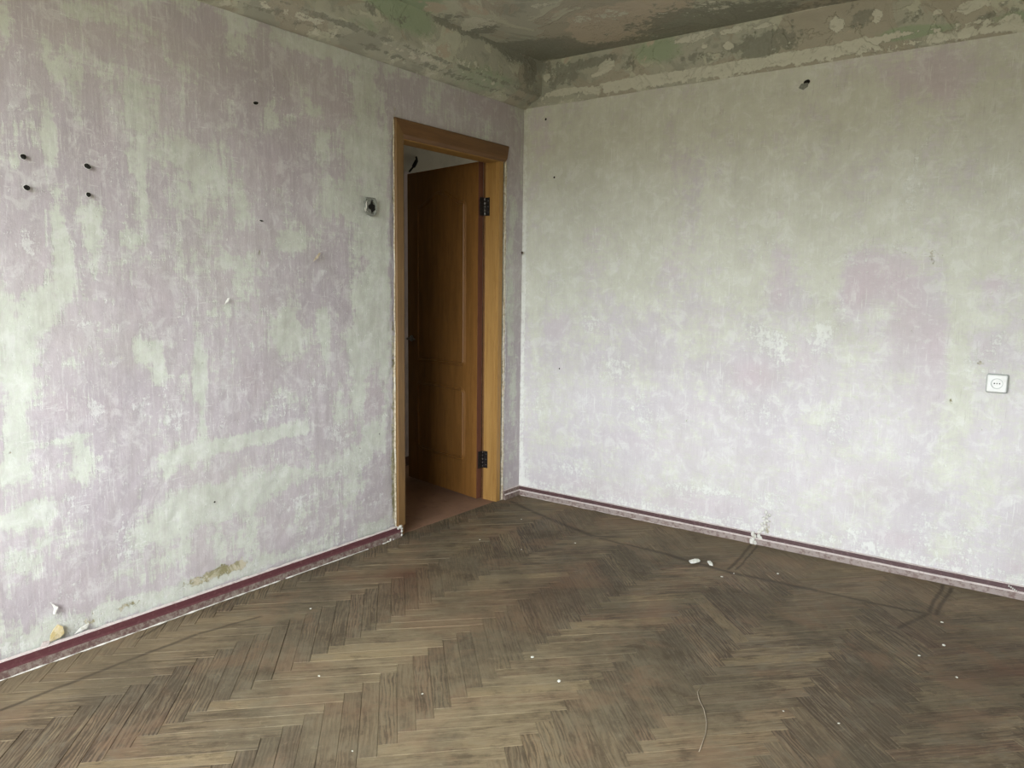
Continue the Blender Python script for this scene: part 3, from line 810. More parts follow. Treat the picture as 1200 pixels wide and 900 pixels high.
def block_mesh(poly, cen, ang, verts, faces, uvs, stains, warp, t=0):
    """top face, bevelled edge and sides of one block; returns False when the clipped piece is a sliver"""
    ip = inset(poly, GAP)
    if ip is None: return False
    tp = inset(ip, .0009)
    if tp is None: return False
    area = abs(sum(tp[k][0] * tp[(k + 1) % len(tp)][1] - tp[(k + 1) % len(tp)][0] * tp[k][1] for k in range(len(tp)))) / 2
    if area < .0004: return False
    n = len(ip); b = len(verts)
    ca, sa = math.cos(ang), math.sin(ang)
    dz, ta, tb = warp
    for ring, z in ((ip, -.0085), (ip, -.0012), (tp, 0.0)):
        for x, y in ring:
            lx, ly = (x - cen[0]) * ca + (y - cen[1]) * sa, -(x - cen[0]) * sa + (y - cen[1]) * ca
            zz = z + (0 if z < -.005 else dz + ta * lx + tb * ly)
            verts.append((x, y, zz)); uvs.append((lx, ly))
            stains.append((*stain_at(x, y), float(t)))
    for k in range(n):
        k2 = (k + 1) % n
        faces.append((b + k, b + k2, b + n + k2, b + n + k))
        faces.append((b + n + k, b + n + k2, b + 2 * n + k2, b + 2 * n + k))
    faces.append(tuple(b + 2 * n + k for k in range(n)))
    return True

def finish(name, verts, faces, uvs, stains, tone, origin=None, parent=None):
    me = bpy.data.meshes.new(name)
    if origin:
        verts = [(x - origin[0], y - origin[1], z) for x, y, z in verts]
    me.from_pydata(verts, [], faces)
    uvl = me.uv_layers.new(name='UVMap')
    for lp in me.loops:
        uvl.data[lp.index].uv = uvs[lp.vertex_index]
    st = me.color_attributes.new('stain', 'FLOAT_COLOR', 'POINT')
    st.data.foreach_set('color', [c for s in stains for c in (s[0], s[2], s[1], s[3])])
    if tone is not None:
        ta = me.attributes.new('tone', 'FLOAT', 'POINT')
        ta.data.foreach_set('value', tone)
    o = link(name, me, m_parquet, parent)
    if origin:
        o.location = (origin[0], origin[1], 0)
    return o

rv, rf, ruv, rst, rt = [], [], [], [], []
n_blocks = 0
for i in range(-12, 14):
    for j in range(-110, 110):
        for t in (0, 1):
            poly, cen, ang = block_geo(i, j, t)
            if not (CLIP[0] - .4 < cen[0] < CLIP[1] + .4 and CLIP[2] - .4 < cen[1] < CLIP[3] + .4): continue
            for axis, val, less in ((0, CLIP[0], False), (0, CLIP[1], True), (1, CLIP[2], False), (1, CLIP[3], True)):
                poly = clip_poly(poly, axis, val, less)
                if len(poly) < 3: break
            if len(poly) < 3: continue
            # drop duplicate corners
            cl = []
            for p in poly:
                if not cl or math.dist(p, cl[-1]) > 1e-4: cl.append(p)
            if math.dist(cl[0], cl[-1]) < 1e-4: cl.pop()
            if len(cl) < 3: continue
            warp = (random.uniform(-.0007, .0009), random.uniform(-.0035, .0035), random.uniform(-.016, .016))
            seen = any(in_view(*p) for p in cl)
            if seen and n_blocks < 300:
                v, f, u, s = [], [], [], []
                if not block_mesh(cl, cen, ang, v, f, u, s, warp, t): continue
                finish('parquet_block', v, f, u, s, [random.random()] * len(v), cen, floor)
                n_blocks += 1
            else:
                before = len(rv)
                tn = random.random() * 5
                if block_mesh(cl, cen, ang, rv, rf, ruv, rst, warp, t):
                    rt += [tn] * (len(rv) - before)
rest = finish('parquet_blocks', rv, rf, ruv, rst, rt, None, floor)
rest['kind'] = 'stuff'
print('parquet blocks as parts', n_blocks, 'rest verts', len(rv))

# ------------------------------------------------------------------ baseboards
# stepped plinth: (offset from wall, height, material of the strip that starts here)
def plinth(name, A, B, nrm, mats, caulk=True, jog=0):
    """A, B: wall-line points on the floor; nrm: direction away from the wall; mats: top edge, upper face, middle edge, lower face"""
    A, B, nrm = Vector((*A, 0)), Vector((*B, 0)), Vector((*nrm, 0))
    d = B - A
    L = d.length
    d.normalize()
    prof = [(0.0, .0585, 0), (.0105, .0590, 0), (.0125, .0560, 1), (.0140, .0350, 2), (.0185, .0320, 2), (.0205, .0285, 3), (.0215, .0045, 3), (.0215, 0.0, 3)]
    n = max(4, int(L / .03))
    bm = bmesh.new()
    rows = []
    for i in range(n + 1):
        t = L * i / n
        row = []
        for k, (o, z, m) in enumerate(prof):
            w = noise.noise(Vector((t * 14, k * 1.7, jog)))
            w2 = noise.noise(Vector((t * 50, k * 3.1, jog + 4)))
            oo = o + (.0007 * w + .0005 * w2 if 0 < k else 0)
            zz = z + (.0007 * w + .0006 * w2 if 0 < k < len(prof) - 1 else 0)
            row.append(bm.verts.new(A + d * t + nrm * oo + Vector((0, 0, max(0, zz)))))
        rows.append(row)
    for i in range(n):
        for k in range(len(prof) - 1):
            f = bm.faces.new((rows[i][k], rows[i + 1][k], rows[i + 1][k + 1], rows[i][k + 1]))
            mi = prof[k][2] if k else 0
            f.material_index = mi
    for row in (rows[0], rows[-1]):
        c = bm.verts.new((row[0].co.x, row[0].co.y, 0))
        f = bm.faces.new(row + [c]); f.material_index = 3
    o = obj(name, bm, mats)
    structure(o)
    return o

def caulk_line(parent, A, B, nrm, off, mat, r=.003, seed=0, gap=.5):
    """broken run of old paint and filler in the joint with the floor"""
    A, B, nrm = Vector((*A, 0)), Vector((*B, 0)), Vector((*nrm, 0))
    d = B - A; L = d.length; d.normalize()
    n = int(L / .012)
    bm = bmesh.new()
    prev = None
    for i in range(n + 1):
        t = L * i / n
        a = noise.noise(Vector((t * 5, seed, 2)))
        w = r * (.75 + 1.1 * noise.noise(Vector((t * 23, seed, 0))))
        if a < -gap or w < .0004:
            prev = None
            continue
        p = A + d * t + nrm * (off - .001)
        ring = [bm.verts.new(p + Vector((0, 0, .0006 + w * .8))), bm.verts.new(p + nrm * w * .7 + Vector((0, 0, .0008 + w * .45))), bm.verts.new(p + nrm * w * 1.2 + Vector((0, 0, .0002)))]
        if prev:
            for k in range(2):
                bm.faces.new((prev[k], ring[k], ring[k + 1], prev[k + 1]))
        prev = ring
    return obj('filler_line', bm, mat, parent)

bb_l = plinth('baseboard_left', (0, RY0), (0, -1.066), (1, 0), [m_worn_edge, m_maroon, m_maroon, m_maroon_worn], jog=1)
caulk_line(bb_l, (0, RY0), (0, -1.15), (1, 0), .0215, m_plaster_white, .0045, 3, .35)
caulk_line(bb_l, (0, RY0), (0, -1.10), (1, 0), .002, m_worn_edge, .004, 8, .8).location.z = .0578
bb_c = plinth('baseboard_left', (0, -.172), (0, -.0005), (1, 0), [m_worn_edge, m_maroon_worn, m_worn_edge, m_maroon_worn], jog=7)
m_maroon_r = plain('brown_maroon_paint', (.085, .045, .046), (.16, .10, .10), .45, .35, 0, 50, .25, (.5, .7))
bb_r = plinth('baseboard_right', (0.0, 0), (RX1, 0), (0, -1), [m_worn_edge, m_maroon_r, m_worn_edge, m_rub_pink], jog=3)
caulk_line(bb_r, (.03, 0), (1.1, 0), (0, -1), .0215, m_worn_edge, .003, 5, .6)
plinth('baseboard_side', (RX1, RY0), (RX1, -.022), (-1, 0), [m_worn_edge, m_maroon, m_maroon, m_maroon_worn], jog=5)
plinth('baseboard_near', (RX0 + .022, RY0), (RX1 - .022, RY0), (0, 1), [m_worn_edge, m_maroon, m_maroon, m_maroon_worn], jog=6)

def blob(bm, c, r, sx=1, sy=1, sz=1, seed=0, sub=2, rough=.45):
    """irregular crumb"""
    res = bmesh.ops.create_icosphere(bm, subdivisions=sub, radius=1.0)
    for v in res['verts']:
        p = v.co.copy()
        k = 1 + rough * noise.noise(p * 1.6 + Vector((seed * 3.1, seed, 0)))
        v.co = Vector((c[0] + p.x * r * sx * k, c[1] + p.y * r * sy * k, c[2] + p.z * r * sz * k))
    return res['verts']

# daub of white filler over the joint in the right-hand plinth
bm = bmesh.new()
for k, (x, z, r) in enumerate(((1.505, .052, .010), (1.515, .040, .008), (1.510, .028, .009), (1.502, .012, .011), (1.520, .008, .009), (1.535, .046, .010), (1.545, .036, .008), (1.53, .060, .009), (1.54, .072, .009), (1.548, .085, .010))):
    y = -.016 if z > .033 else -.022
    if z > .058: y = -.003
    blob(bm, (x, y, z), r * 1.3, .8, .3, 1.1, k, 2)
obj('filler_daub', bm, m_plaster_white, bb_r, True)
bm = bmesh.new()
for k in range(10):
    blob(bm, (2.62 + .007 * k % .05, -.016, .05 - .004 * k), .0045, .8, .4, 1.1, k, 1)
obj('filler_daub', bm, m_plaster_white, bb_r, True)
bm = bmesh.new()
for k in range(9):
    blob(bm, (1.548 + .012 * math.sin(k * 2.1) + .003 * k, -.002, .085 + .011 * k), .011, .8, .22, .9, k + 40, 2)
obj('filler_daub', bm, m_plaster_white, wall_right, True)
# chipped end of the left plinth at the door
bm = bmesh.new()
for k, (y, z, r) in enumerate(((-1.075, .056, .012), (-1.09, .053, .009), (-1.066, .045, .009), (-1.066, .03, .009), (-1.068, .012, .009), (-1.15, .006, .010), (-1.17, .004, .008), (-1.13, .004, .008), (-1.10, .004, .006))):
    blob(bm, (.019, y, z), r, .45, 1.0, .8, k + 20, 2)
obj('filler_daub', bm, m_plaster_white, bb_l, True)

# ------------------------------------------------------------------ loose coats and holes on the left wall
def chip(name, loc, pts, mat, parent, thick=.0015, curl=.006, normal='x'):
    """thin flake with a lifted edge; pts in (along, up)"""
    bm = bmesh.new()
    front, back = [], []
    for u, v, c in pts:
        d = c * curl
        front.append(bm.verts.new((thick + d, u, v) if normal == 'x' else (u, -thick - d, v)))
        back.append(bm.verts.new((d * .9, u, v) if normal == 'x' else (u, -d * .9, v)))
    ctr = sum((v.co for v in front), Vector()) / len(front)
    cf = bm.verts.new(ctr)
    n = len(front)
    for k in range(n):
        bm.faces.new((front[k], front[(k + 1) % n], cf))
        bm.faces.new((front[k], back[k], back[(k + 1) % n], front[(k + 1) % n]))
    bm.faces.new(back)
    o = obj(name, bm, mat, parent)
    o.location = loc
    return o

chip('plaster_flake', (.001, -2.742, .078), [(-.020, -.010, .2), (.012, -.006, .5), (.024, .008, 1.2), (.020, .034, 1.4), (.008, .044, .6), (-.006, .030, .2), (-.016, .010, 0)], m_ochre, wall_left, .003, .009)['label'] = 'ochre flake lifting off above the plinth'
chip('plaster_flake', (.001, -2.775, .064), [(-.018, -.006, .2), (.010, -.004, .3), (.012, .010, .6), (-.008, .012, .3)], m_worn_edge, wall_left, .003, .006)
chip('plaster_flake', (.001, -2.66, .075), [(-.02, -.010, .1), (.02, -.002, .6), (.028, .016, .9), (.002, .008, .3)], m_plaster_white, wall_left, .002, .006)
chip('plaster_flake', (.001, -2.743, .180), [(-.006, .022, .1), (.004, .012, .8), (.014, .004, 1), (.002, -.020, .9), (-.002, -.018, .1), (.002, 0, .1)], m_plaster_white, wall_left, .001, .006)
chip('plaster_flake', (.001, -1.575, 1.42), [(-.02, -.018, .1), (.004, -.004, .8), (.022, .022, .7), (.014, .022, .2), (-.006, .002, .1)], m_plaster_raw, wall_left, .001, .004)
chip('plaster_flake', (.001, -2.03, 1.23), [(-.012, -.012, .1), (.002, -.002, .8), (.010, .014, .7), (.002, .012, .1)], m_plaster_white, wall_left, .001, .004)

def hole(name, loc, r, normal, parent, seed, rim=True, elong=1.0, tilt=0.0):
    """drilled hole: near-flat black centre painting the shade inside, and a raised broken rim"""
    bm = bmesh.new()
    n = 14
    rings = []
    for (rr, dep) in ((1.25, .0002), (1.1, .0009), (.95, .0009), (.78, .0003)):
        ring = []
        for k in range(n):
            a = 2 * math.pi * k / n
            q = rr * r * (1 + .22 * noise.noise(Vector((math.cos(a) * 1.5, math.sin(a) * 1.5, seed))))
            u, v = q * math.cos(a) * elong, q * math.sin(a)
            u, v = u * math.cos(tilt) - v * math.sin(tilt), u * math.sin(tilt) + v * math.cos(tilt)
            ring.append(bm.verts.new((dep, u, v) if normal == 'x' else (u, -dep, v)))
        rings.append(ring)
    for a in range(3):
        for k in range(n):
            f = bm.faces.new((rings[a][k], rings[a][(k + 1) % n], rings[a + 1][(k + 1) % n], rings[a + 1][k]))
            f.material_index = 0 if a == 0 else 1
    f = bm.faces.new(rings[-1]); f.material_index = 1  # black centre paints the dark of the hole
    o = obj(name, bm, [m_plaster_white, m_black], parent)
    o.location = loc
    return o

E0 = .0035
for k, (y, z, r, e) in enumerate(((-2.744, 1.694, .0072, 1.25), (-2.740, 1.598, .0078, 1.2), (-2.547, 1.690, .0074, 1.5), (-2.549, 1.596, .0070, 1.1))):
    hole('drill_hole', (E0, y, z), r, 'x', wall_left, k, True, e, -.4)
hole('nail_hole', (E0, -1.871, 2.028), .006, 'x', wall_left, 11, True, 1.9, .2)
hole('nail_hole', (E0, -1.86, 1.56), .003, 'x', wall_left, 12, True, 3.0, -.1)
hole('nail_hole', (E0, -2.12, .42), .0035, 'x', wall_left, 13, True, 1.2, 0)
hole('nail_hole', (E0, -1.205, .565), .003, 'x', wall_left, 14, True, 1.0, 0)
hole('nail_hole', (.160, -E0, 2.277), .0062, 'y', wall_right, 15)
hole('nail_hole', (.227, -E0, 1.941), .0055, 'y', wall_right, 16)
hole('nail_hole', (.29, -E0, .82), .004, 'y', wall_right, 17)
hole('nail_hole', (1.64, -E0, 2.276), .010, 'y', wall_right, 18, True, 1.4, .3)
chip('plaster_flake', (1.625, -E0, 2.262), [(-.022, -.008, .1), (.0, -.02, .4), (.02, -.008, .3), (.022, .010, .1), (-.01, .01, .1)], m_cement, wall_right, .001, .003, 'y')
chip('plaster_flake', (1.228, -E0, 2.195), [(-.012, -.024, .1), (.008, -.016, .4), (.010, .006, .3), (-.008, .024, .1)], m_plaster_white, wall_right, .001, .003, 'y')
# rusty nail standing in the corner
bm = bmesh.new()
bmesh.ops.create_cone(bm, cap_ends=True, segments=8, radius1=.003, radius2=.0025, depth=.03)
bmesh.ops.create_cone(bm, cap_ends=True, segments=10, radius1=.0065, radius2=.0065, depth=.003, matrix=Matrix.Translation((0, 0, .016)))
nail = obj('nail', bm, m_nail)
nail.rotation_euler = (math.radians(75), 0, math.radians(35))
nail.location = (.012, -.018, 1.505)
tag(nail, 'rusty nail driven into the corner between the two walls', 'nail')

# broken edge of plaster beside the door frame
bm = bmesh.new()
prev = None
for k in range(150):
    z = .0 + 2.03 * k / 149
    w = .010 + .008 * noise.noise(Vector((0, 5, z * 11))) + .005 * noise.noise(Vector((0, 2, z * 37)))
    x = .0025 + .002 * noise.noise(Vector((7, 5, z * 21)))
    yb = -.1715 + .008 * noise.noise(Vector((0, 3.0, z * 9)))
    row = [bm.verts.new(q) for q in ((-.010, yb - w, z), (x - .003, yb - w * .6, z), (x, yb, z), (.001, yb + .006, z))]
    if prev:
        for a in range(3):
            f = bm.faces.new((prev[a], row[a], row[a + 1], prev[a + 1]))
            f.material_index = 0 if noise.noise(Vector((a, 9, z * 8))) > -.05 else 1
    prev = row
pe = obj('broken_plaster_edge', bm, [plain('cream_plaster', (.60, .56, .46), (.42, .36, .26), .9, .1, 0, 70, .6), m_plaster_raw], wall_left)
pe['label'] = 'ragged pale plaster edge beside the door frame'
bm = bmesh.new()
prev = None
for k in range(150):
    z = .062 + 2.04 * k / 149
    w = .005 + .006 * noise.noise(Vector((4, 5, z * 9))) + .003 * noise.noise(Vector((4, 2, z * 37)))
    if z < .9: w += .005
    if w < .001: w = .001
    row = [bm.verts.new(q) for q in ((.004, -1.0885, z), (.0075, -1.0895 - w * .4, z), (.002, -1.0895 - w, z))]
    if prev:
        for a in range(2):
            f = bm.faces.new((prev[a], row[a], row[a + 1], prev[a + 1]))
            f.material_index = 0 if noise.noise(Vector((a, 3, z * 8))) > .18 else 1
    prev = row
obj('broken_plaster_edge', bm, [plain('cream_plaster', (.60, .56, .46), (.42, .36, .26), .9, .1, 0, 70, .6), m_plaster_raw], wall_left)

# ------------------------------------------------------------------ open back box of a missing light switch
sw = empty('switch_box', (.003, -1.249, 1.672))
tag(sw, 'black open recess of a missing light switch left of the door frame', 'switch box')
bm = bmesh.new()
n = 20
rings = []
for rr, dep in ((1.30, .0018), (1.15, .006), (1.0, .0045), (.86, -.001)):
    ring = []
    for k in range(n):
        a = 2 * math.pi * k / n
        sq = 1 / max(abs(math.cos(a)), abs(math.sin(a))) ** .55
        q = rr * .034 * sq * (1 + .14 * noise.noise(Vector((math.cos(a) * 2, math.sin(a) * 2, rr))))
        ring.append(bm.verts.new((dep, q * math.cos(a), q * math.sin(a))))
    rings.append(ring)
for a in range(3):
    for k in range(n):
        bm.faces.new((rings[a][k], rings[a][(k + 1) % n], rings[a + 1][(k + 1) % n], rings[a + 1][k]))
obj('cement_ring', bm, m_cement, sw)
bm = bmesh.new()
ring = []
n = 16
for k in range(n):
    a = 2 * math.pi * k / n
    q = .030 * (1 + .15 * noise.noise(Vector((math.cos(a) * 2, math.sin(a) * 2, 5))))
    ring.append((q * math.cos(a), q * math.sin(a)))
r0 = [bm.verts.new((.0022, *p)) for p in ring]
r1 = [bm.verts.new((.0012, p[0] * .3, p[1] * .3)) for p in ring]
for k in range(n):
    bm.faces.new((r0[k], r0[(k + 1) % n], r1[(k + 1) % n], r1[k]))
bm.faces.new(r1)
obj('recess', bm, m_cement, sw)
bm = bmesh.new()
pts = [(.004, .030), (.012, .014), (.027, .008), (.024, -.006), (.030, -.012), (.014, -.020), (.006, -.032), (.0, -.014), (-.010, -.010), (-.017, -.002), (-.012, .008), (-.002, .012)]
f0 = [bm.verts.new((.0045, *p)) for p in pts]
f1 = [bm.verts.new((.0015, *p)) for p in pts]
bm.faces.new(f0)
for k in range(len(pts)):
    bm.faces.new((f0[k], f0[(k + 1) % len(pts)], f1[(k + 1) % len(pts)], f1[k]))
obj('opening_shade', bm, m_black, sw)  # raised black plate painting the shade inside the switch recess
bm = bmesh.new()
blob(bm, (.005, -.030, .004), .006, .6, .5, 3.2, 3, 2)
blob(bm, (.005, -.036, -.014), .005, .6, .6, 2.2, 5, 2)
obj('plaster_lump', bm, m_plaster_white, sw, True)
def tube(bm, pts, r, seg=8):
    pts = [Vector(p) for p in pts]
    prev = None
    for i, p in enumerate(pts):
        d = (pts[min(i + 1, len(pts) - 1)] - pts[max(i - 1, 0)]).normalized()
        s = d.cross(Vector((0, 0, 1)))
        if s.length < .1: s = d.cross(Vector((0, 1, 0)))
        s.normalize(); t = d.cross(s)
        ring = [bm.verts.new(p + (s * math.cos(2 * math.pi * k / seg) + t * math.sin(2 * math.pi * k / seg)) * r) for k in range(seg)]
        if prev:
            for k in range(seg):
                bm.faces.new((prev[k], prev[(k + 1) % seg], ring[(k + 1) % seg], ring[k]))
        else:
            bm.faces.new(ring)
        prev = ring
    bm.faces.new(prev)
bm = bmesh.new()
tube(bm, [(.003, .002, .012), (.010, .006, .018), (.013, .004, .026), (.010, .0, .032)], .0016)
obj('wire', bm, m_black, sw, True)

# ------------------------------------------------------------------ wall socket
so = empty('wall_socket', (2.508, 0, .920))
tag(so, 'square white surface socket on the right-hand wall near its far end', 'socket')
def rrect(w, h, r, n=5):
    pts = []
    for cx_, cz_, a0 in ((w - r, h - r, 0), (-w + r, h - r, 90), (-w + r, -h + r, 180), (w - r, -h + r, 270)):
        for k in range(n + 1):
            a = math.radians(a0 + 90 * k / n)
            pts.append((cx_ + r * math.cos(a), cz_ + r * math.sin(a)))
    return pts
def stack(bm, layers, mi=0, cap=True):
    prev = None
    for (pts, y) in layers:
        ring = [bm.verts.new((p[0], y, p[1])) for p in pts]
        if prev:
            for k in range(len(ring)):
                f = bm.faces.new((prev[k], prev[(k + 1) % len(ring)], ring[(k + 1) % len(ring)], ring[k])); f.material_index = mi
        prev = ring
    if cap:
        f = bm.faces.new(prev); f.material_index = mi
    return prev
bm = bmesh.new()
stack(bm, [(rrect(.0395, .0395, .006), 0), (rrect(.0395, .0395, .006), -.018), (rrect(.0375, .0375, .006), -.021)])
obj('socket_base', bm, m_plastic_grey, so)
bm = bmesh.new()
circ = lambda r: [(r * math.cos(2 * math.pi * (k + .5) / 24 + math.pi / 24 * 0), r * math.sin(2 * math.pi * (k + .5) / 24)) for k in range(24)]
stack(bm, [(rrect(.036, .036, .006), -.0205), (rrect(.036, .036, .006), -.026), (rrect(.0335, .0335, .005), -.0285), (circ(.0215), -.0285), (circ(.0205), -.0225), (circ(.001), -.0222)])
obj('cover_plate', bm, m_plastic, so)
bm = bmesh.new()
stack(bm, [(circ(.0222), -.0284), (circ(.0218), -.0290), (circ(.0205), -.0290), (circ(.0200), -.0240)], cap=False)
obj('socket_rim', bm, m_plastic_grey, so)
for dx in (-.0095, .0095):
    bm = bmesh.new()
    stack(bm, [([(dx + .0028 * math.cos(a), .0028 * math.sin(a)) for a in [2 * math.pi * k / 10 for k in range(10)]], -.0221),
               ([(dx + .0024 * math.cos(a), .0024 * math.sin(a)) for a in [2 * math.pi * k / 10 for k in range(10)]], -.0232)])
    obj('contact_hole', bm, m_black, so)  # black stubs painting the shade in the contact holes
bm = bmesh.new()
stack(bm, [([(.0026 * math.cos(a), .0026 * math.sin(a)) for a in [2 * math.pi * k / 10 for k in range(10)]], -.0221),
           ([(.0018 * math.cos(a), .0018 * math.sin(a)) for a in [2 * math.pi * k / 10 for k in range(10)]], -.0240)])
obj('centre_screw', bm, m_hinge, so)

# ------------------------------------------------------------------ door
door = structure(empty('door_1', (0, -.64, 0)))
DO = Vector((0, -.64, 0))
def part(name, bm, mat, parent=door, smooth=False):
    bmesh.ops.translate(bm, verts=bm.verts, vec=-DO)
    return obj(name, bm, mat, parent, smooth)
JX = -T
# frame: two jambs and a head, each with a rebate for the leaf
def jamb(y_face, y_back, x0, x1, z1, sgn):
    bm = bmesh.new()
    # section in (x, y): stepped rebate 12 mm deep on the hall side, quirk line near the room edge
    sec = [(x1, y_back), (x1, y_face + .003 * sgn), (x1 - .002, y_face), (x1 - .016, y_face), (x1 - .018, y_face + .0025 * sgn), (x1 - .022, y_face + .0025 * sgn),
           (x1 - .024, y_face), (x0 + .045, y_face), (x0 + .045, y_face + .002 * sgn), (x0, y_face + .002 * sgn), (x0, y_back)]
    lo = [bm.verts.new((x, y, 0.0)) for x, y in sec]
    hi = [bm.verts.new((x, y, z1)) for x, y in sec]
    n = len(sec)
    for k in range(n):
        bm.faces.new((lo[k], lo[(k + 1) % n], hi[(k + 1) % n], hi[k]))
    bm.faces.new(lo); bm.faces.new(hi)
    return bm
fr = part('door_frame', jamb(-.238, -.200, JX, .001, 2.018, 1), m_frame)
part('door_frame', jamb(-1.030, -1.068, JX, .001, 2.018, -1), m_frame)
bm = bmesh.new()
add_box(bm, JX, .001, -1.068, -.200, 2.018, 2.052, 0, .002)
part('door_frame', bm, m_frame)
# architraves: left and head; the right one is missing
bm = bmesh.new()
sec = [(.001, -1.089), (.013, -1.089), (.017, -1.085), (.017, -1.040), (.012, -1.030), (.001, -1.026)]
lo = [bm.verts.new((x, y, .060)) for x, y in sec]
hi = [bm.verts.new((x, y, 2.113 - (-1.026 - y) * 0 if False else 2.108 - max(0, (y + 1.089)) * 1.35)) for x, y in sec]
for k in range(6):
    bm.faces.new((lo[k], lo[(k + 1) % 6], hi[(k + 1) % 6], hi[k]))
bm.faces.new(lo); bm.faces.new(hi)
part('casing', bm, m_casing_v)
bm = bmesh.new()
sec = [(.001, 2.113), (.013, 2.113), (.017, 2.108), (.017, 2.040), (.012, 2.030), (.007, 2.024), (.001, 2.022)]
la = [bm.verts.new((x, -1.089 + max(0, 2.108 - z) / 1.35, z)) for x, z in sec]
rb = [bm.verts.new((x, -.166 - max(0, 2.108 - z) * .25, z)) for x, z in sec]
n = len(sec)
for k in range(n):
    bm.faces.new((la[k], la[(k + 1) % n], rb[(k + 1) % n], rb[k]))
bm.faces.new(la); bm.faces.new(rb)
part('casing', bm, m_casing)['label'] = 'wide brown head casing'

bm = bmesh.new()
add_box(bm, JX - .018, JX, -.236, -.150, 0, 2.11, 0, .002)  # unseen hall-side casing, added to block the bright slot beside the hinges
add_box(bm, JX - .018, JX, -1.130, -1.034, 0, 2.11, 0, .002)
add_box(bm, JX - .018, JX, -1.130, -.150, 2.03, 2.11, 0, .002)
part('casing', bm, m_casing)
# leaf, swung into the hall
leaf = empty('door_leaf', Vector((-.107, -.249, 0)) - DO, door)
leaf.rotation_euler = (0, 0, math.radians(168.5))
# local: u along +x from the hinge, faces at y=+TH.. ; local +y turns towards the camera side
LW, LT = .728, .038
def leaf_panel():
    bm = bmesh.new()
    add_box(bm, 0, LW, 0, LT, .010, 2.022, 0, .002)
    return bm
slab = obj('leaf_slab', leaf_panel(), [m_door, m_door_edge], leaf)
for p in slab.data.polygons:
    if p.normal.x < -.9:
        p.material_index = 1
def arch_outline(u0, u1, z0, z1, rise, r=.02, arch=True):
    pts = []
    def corner(cx_, cz_, a0):
        for k in range(5):
            a = math.radians(a0 + 22.5 * k)
            pts.append((cx_ + r * math.cos(a), cz_ + r * math.sin(a)))
    corner(u0 + r, z0 + r, 180)
    corner(u1 - r, z0 + r, 270)
    if arch:
        pts.append((u1, z1 - .01))
        pts.append((u1 - .01, z1))
        n = 22
        for k in range(1, n):
            t = k / n
            u = u1 - .012 + (u0 - u1 + .024) * t
            s = .5 - .5 * math.cos(2 * math.pi * t)
            pts.append((u, z1 + rise * s))
        pts.append((u0 + .01, z1))
        pts.append((u0, z1 - .01))
    else:
        corner(u1 - r, z1 - r, 0)
        corner(u0 + r, z1 - r, 90)
    return pts
def molding(outline, y, out):
    """closed ogee bead along an outline on a leaf face"""
    bm = bmesh.new()
    n = len(outline)
    P = [Vector((u, z)) for u, z in outline]
    rings = []
    for k in range(n):
        d = (P[(k + 1) % n] - P[k - 1]).normalized()
        nr = Vector((d.y, -d.x))
        ring = []
        for off, h in ((-.014, 0), (-.011, .0075), (-.006, .0095), (-.001, .0040), (.006, .0045), (.013, 0)):
            q = P[k] + nr * off
            ring.append(bm.verts.new((q.x, y + out * h, q.y)))
        rings.append(ring)
    for k in range(n):
        a, b = rings[k], rings[(k + 1) % n]
        for i in range(5):
            bm.faces.new((a[i], b[i], b[i + 1], a[i + 1]))
    return bm
UP = arch_outline(.125, LW - .115, .825, 1.800, .075)
LO_ = arch_outline(.125, LW - .115, .235, .675, .0, .035, False)
for y, s in ((LT, 1), (0, -1)):
    obj('panel_molding', molding(UP, y, s), m_door, leaf)
    obj('panel_molding', molding(LO_, y, s), m_door, leaf)
# handle on the room face, latch bolt on the edge
def handle(side):
    h = empty('door_handle', (LW - .045, LT if side > 0 else 0, .955), leaf)
    return h
bm = bmesh.new()
for (r0, y0, y1) in ((.021, LT, LT + .006),):
    bmesh.ops.create_cone(bm, cap_ends=True, segments=20, radius1=r0, radius2=r0 * .9, depth=y1 - y0, matrix=Matrix.Translation((LW - .045, (y0 + y1) / 2, .955)) @ Matrix.Rotation(math.radians(-90), 4, 'X'))
tube(bm, [(LW - .045, LT, .955), (LW - .045, LT + .035, .955), (LW - .055, LT + .042, .955), (LW - .10, LT + .043, .957), (LW - .135, LT + .040, .955)], .0075, 10)
obj('door_handle', bm, m_chrome, leaf, True)
bm = bmesh.new()
tube(bm, [(LW - .045, 0, .955), (LW - .045, -.035, .955), (LW - .055, -.042, .955), (LW - .13, -.043, .955)], .0075, 10)
obj('door_handle', bm, m_chrome, leaf, True)
bm = bmesh.new()
add_box(bm, LW - .002, LW + .014, LT * .3, LT * .75, .94, .968, 0, .003)
obj('latch_bolt', bm, m_hinge, leaf)

# hinges: one leaf on the jamb, one on the door edge, knuckle between
for z0 in (.20, 1.715):
    h = empty('hinge', Vector((-.103, -.2435, z0)) - DO, door)
    bm = bmesh.new()
    add_box(bm, .006, .036, .0030, .0052, 0, .105, 0, .0006)
    obj('hinge_plate', bm, m_hinge, h)
    bm = bmesh.new()
    add_box(bm, -.002, .002, -.042, -.006, 0, .105, 0, .0006)
    obj('hinge_plate', bm, m_hinge, h)
    for k in range(5):
        bm = bmesh.new()
        bmesh.ops.create_cone(bm, cap_ends=True, segments=12, radius1=.0062, radius2=.0062, depth=.0195, matrix=Matrix.Translation((.004, -.001, .0105 + .021 * k)))
        obj('hinge_knuckle', bm, m_hinge_pin if z0 > 1 else m_hinge, h, True)
    for k in range(3):
        bm = bmesh.new()
        bmesh.ops.create_cone(bm, cap_ends=True, segments=8, radius1=.0035, radius2=.003, depth=.0015, matrix=Matrix.Translation((.026, .0028, .02 + .033 * k)) @ Matrix.Rotation(math.radians(90), 4, 'X'))
        obj('screw', bm, m_hinge_pin, h)

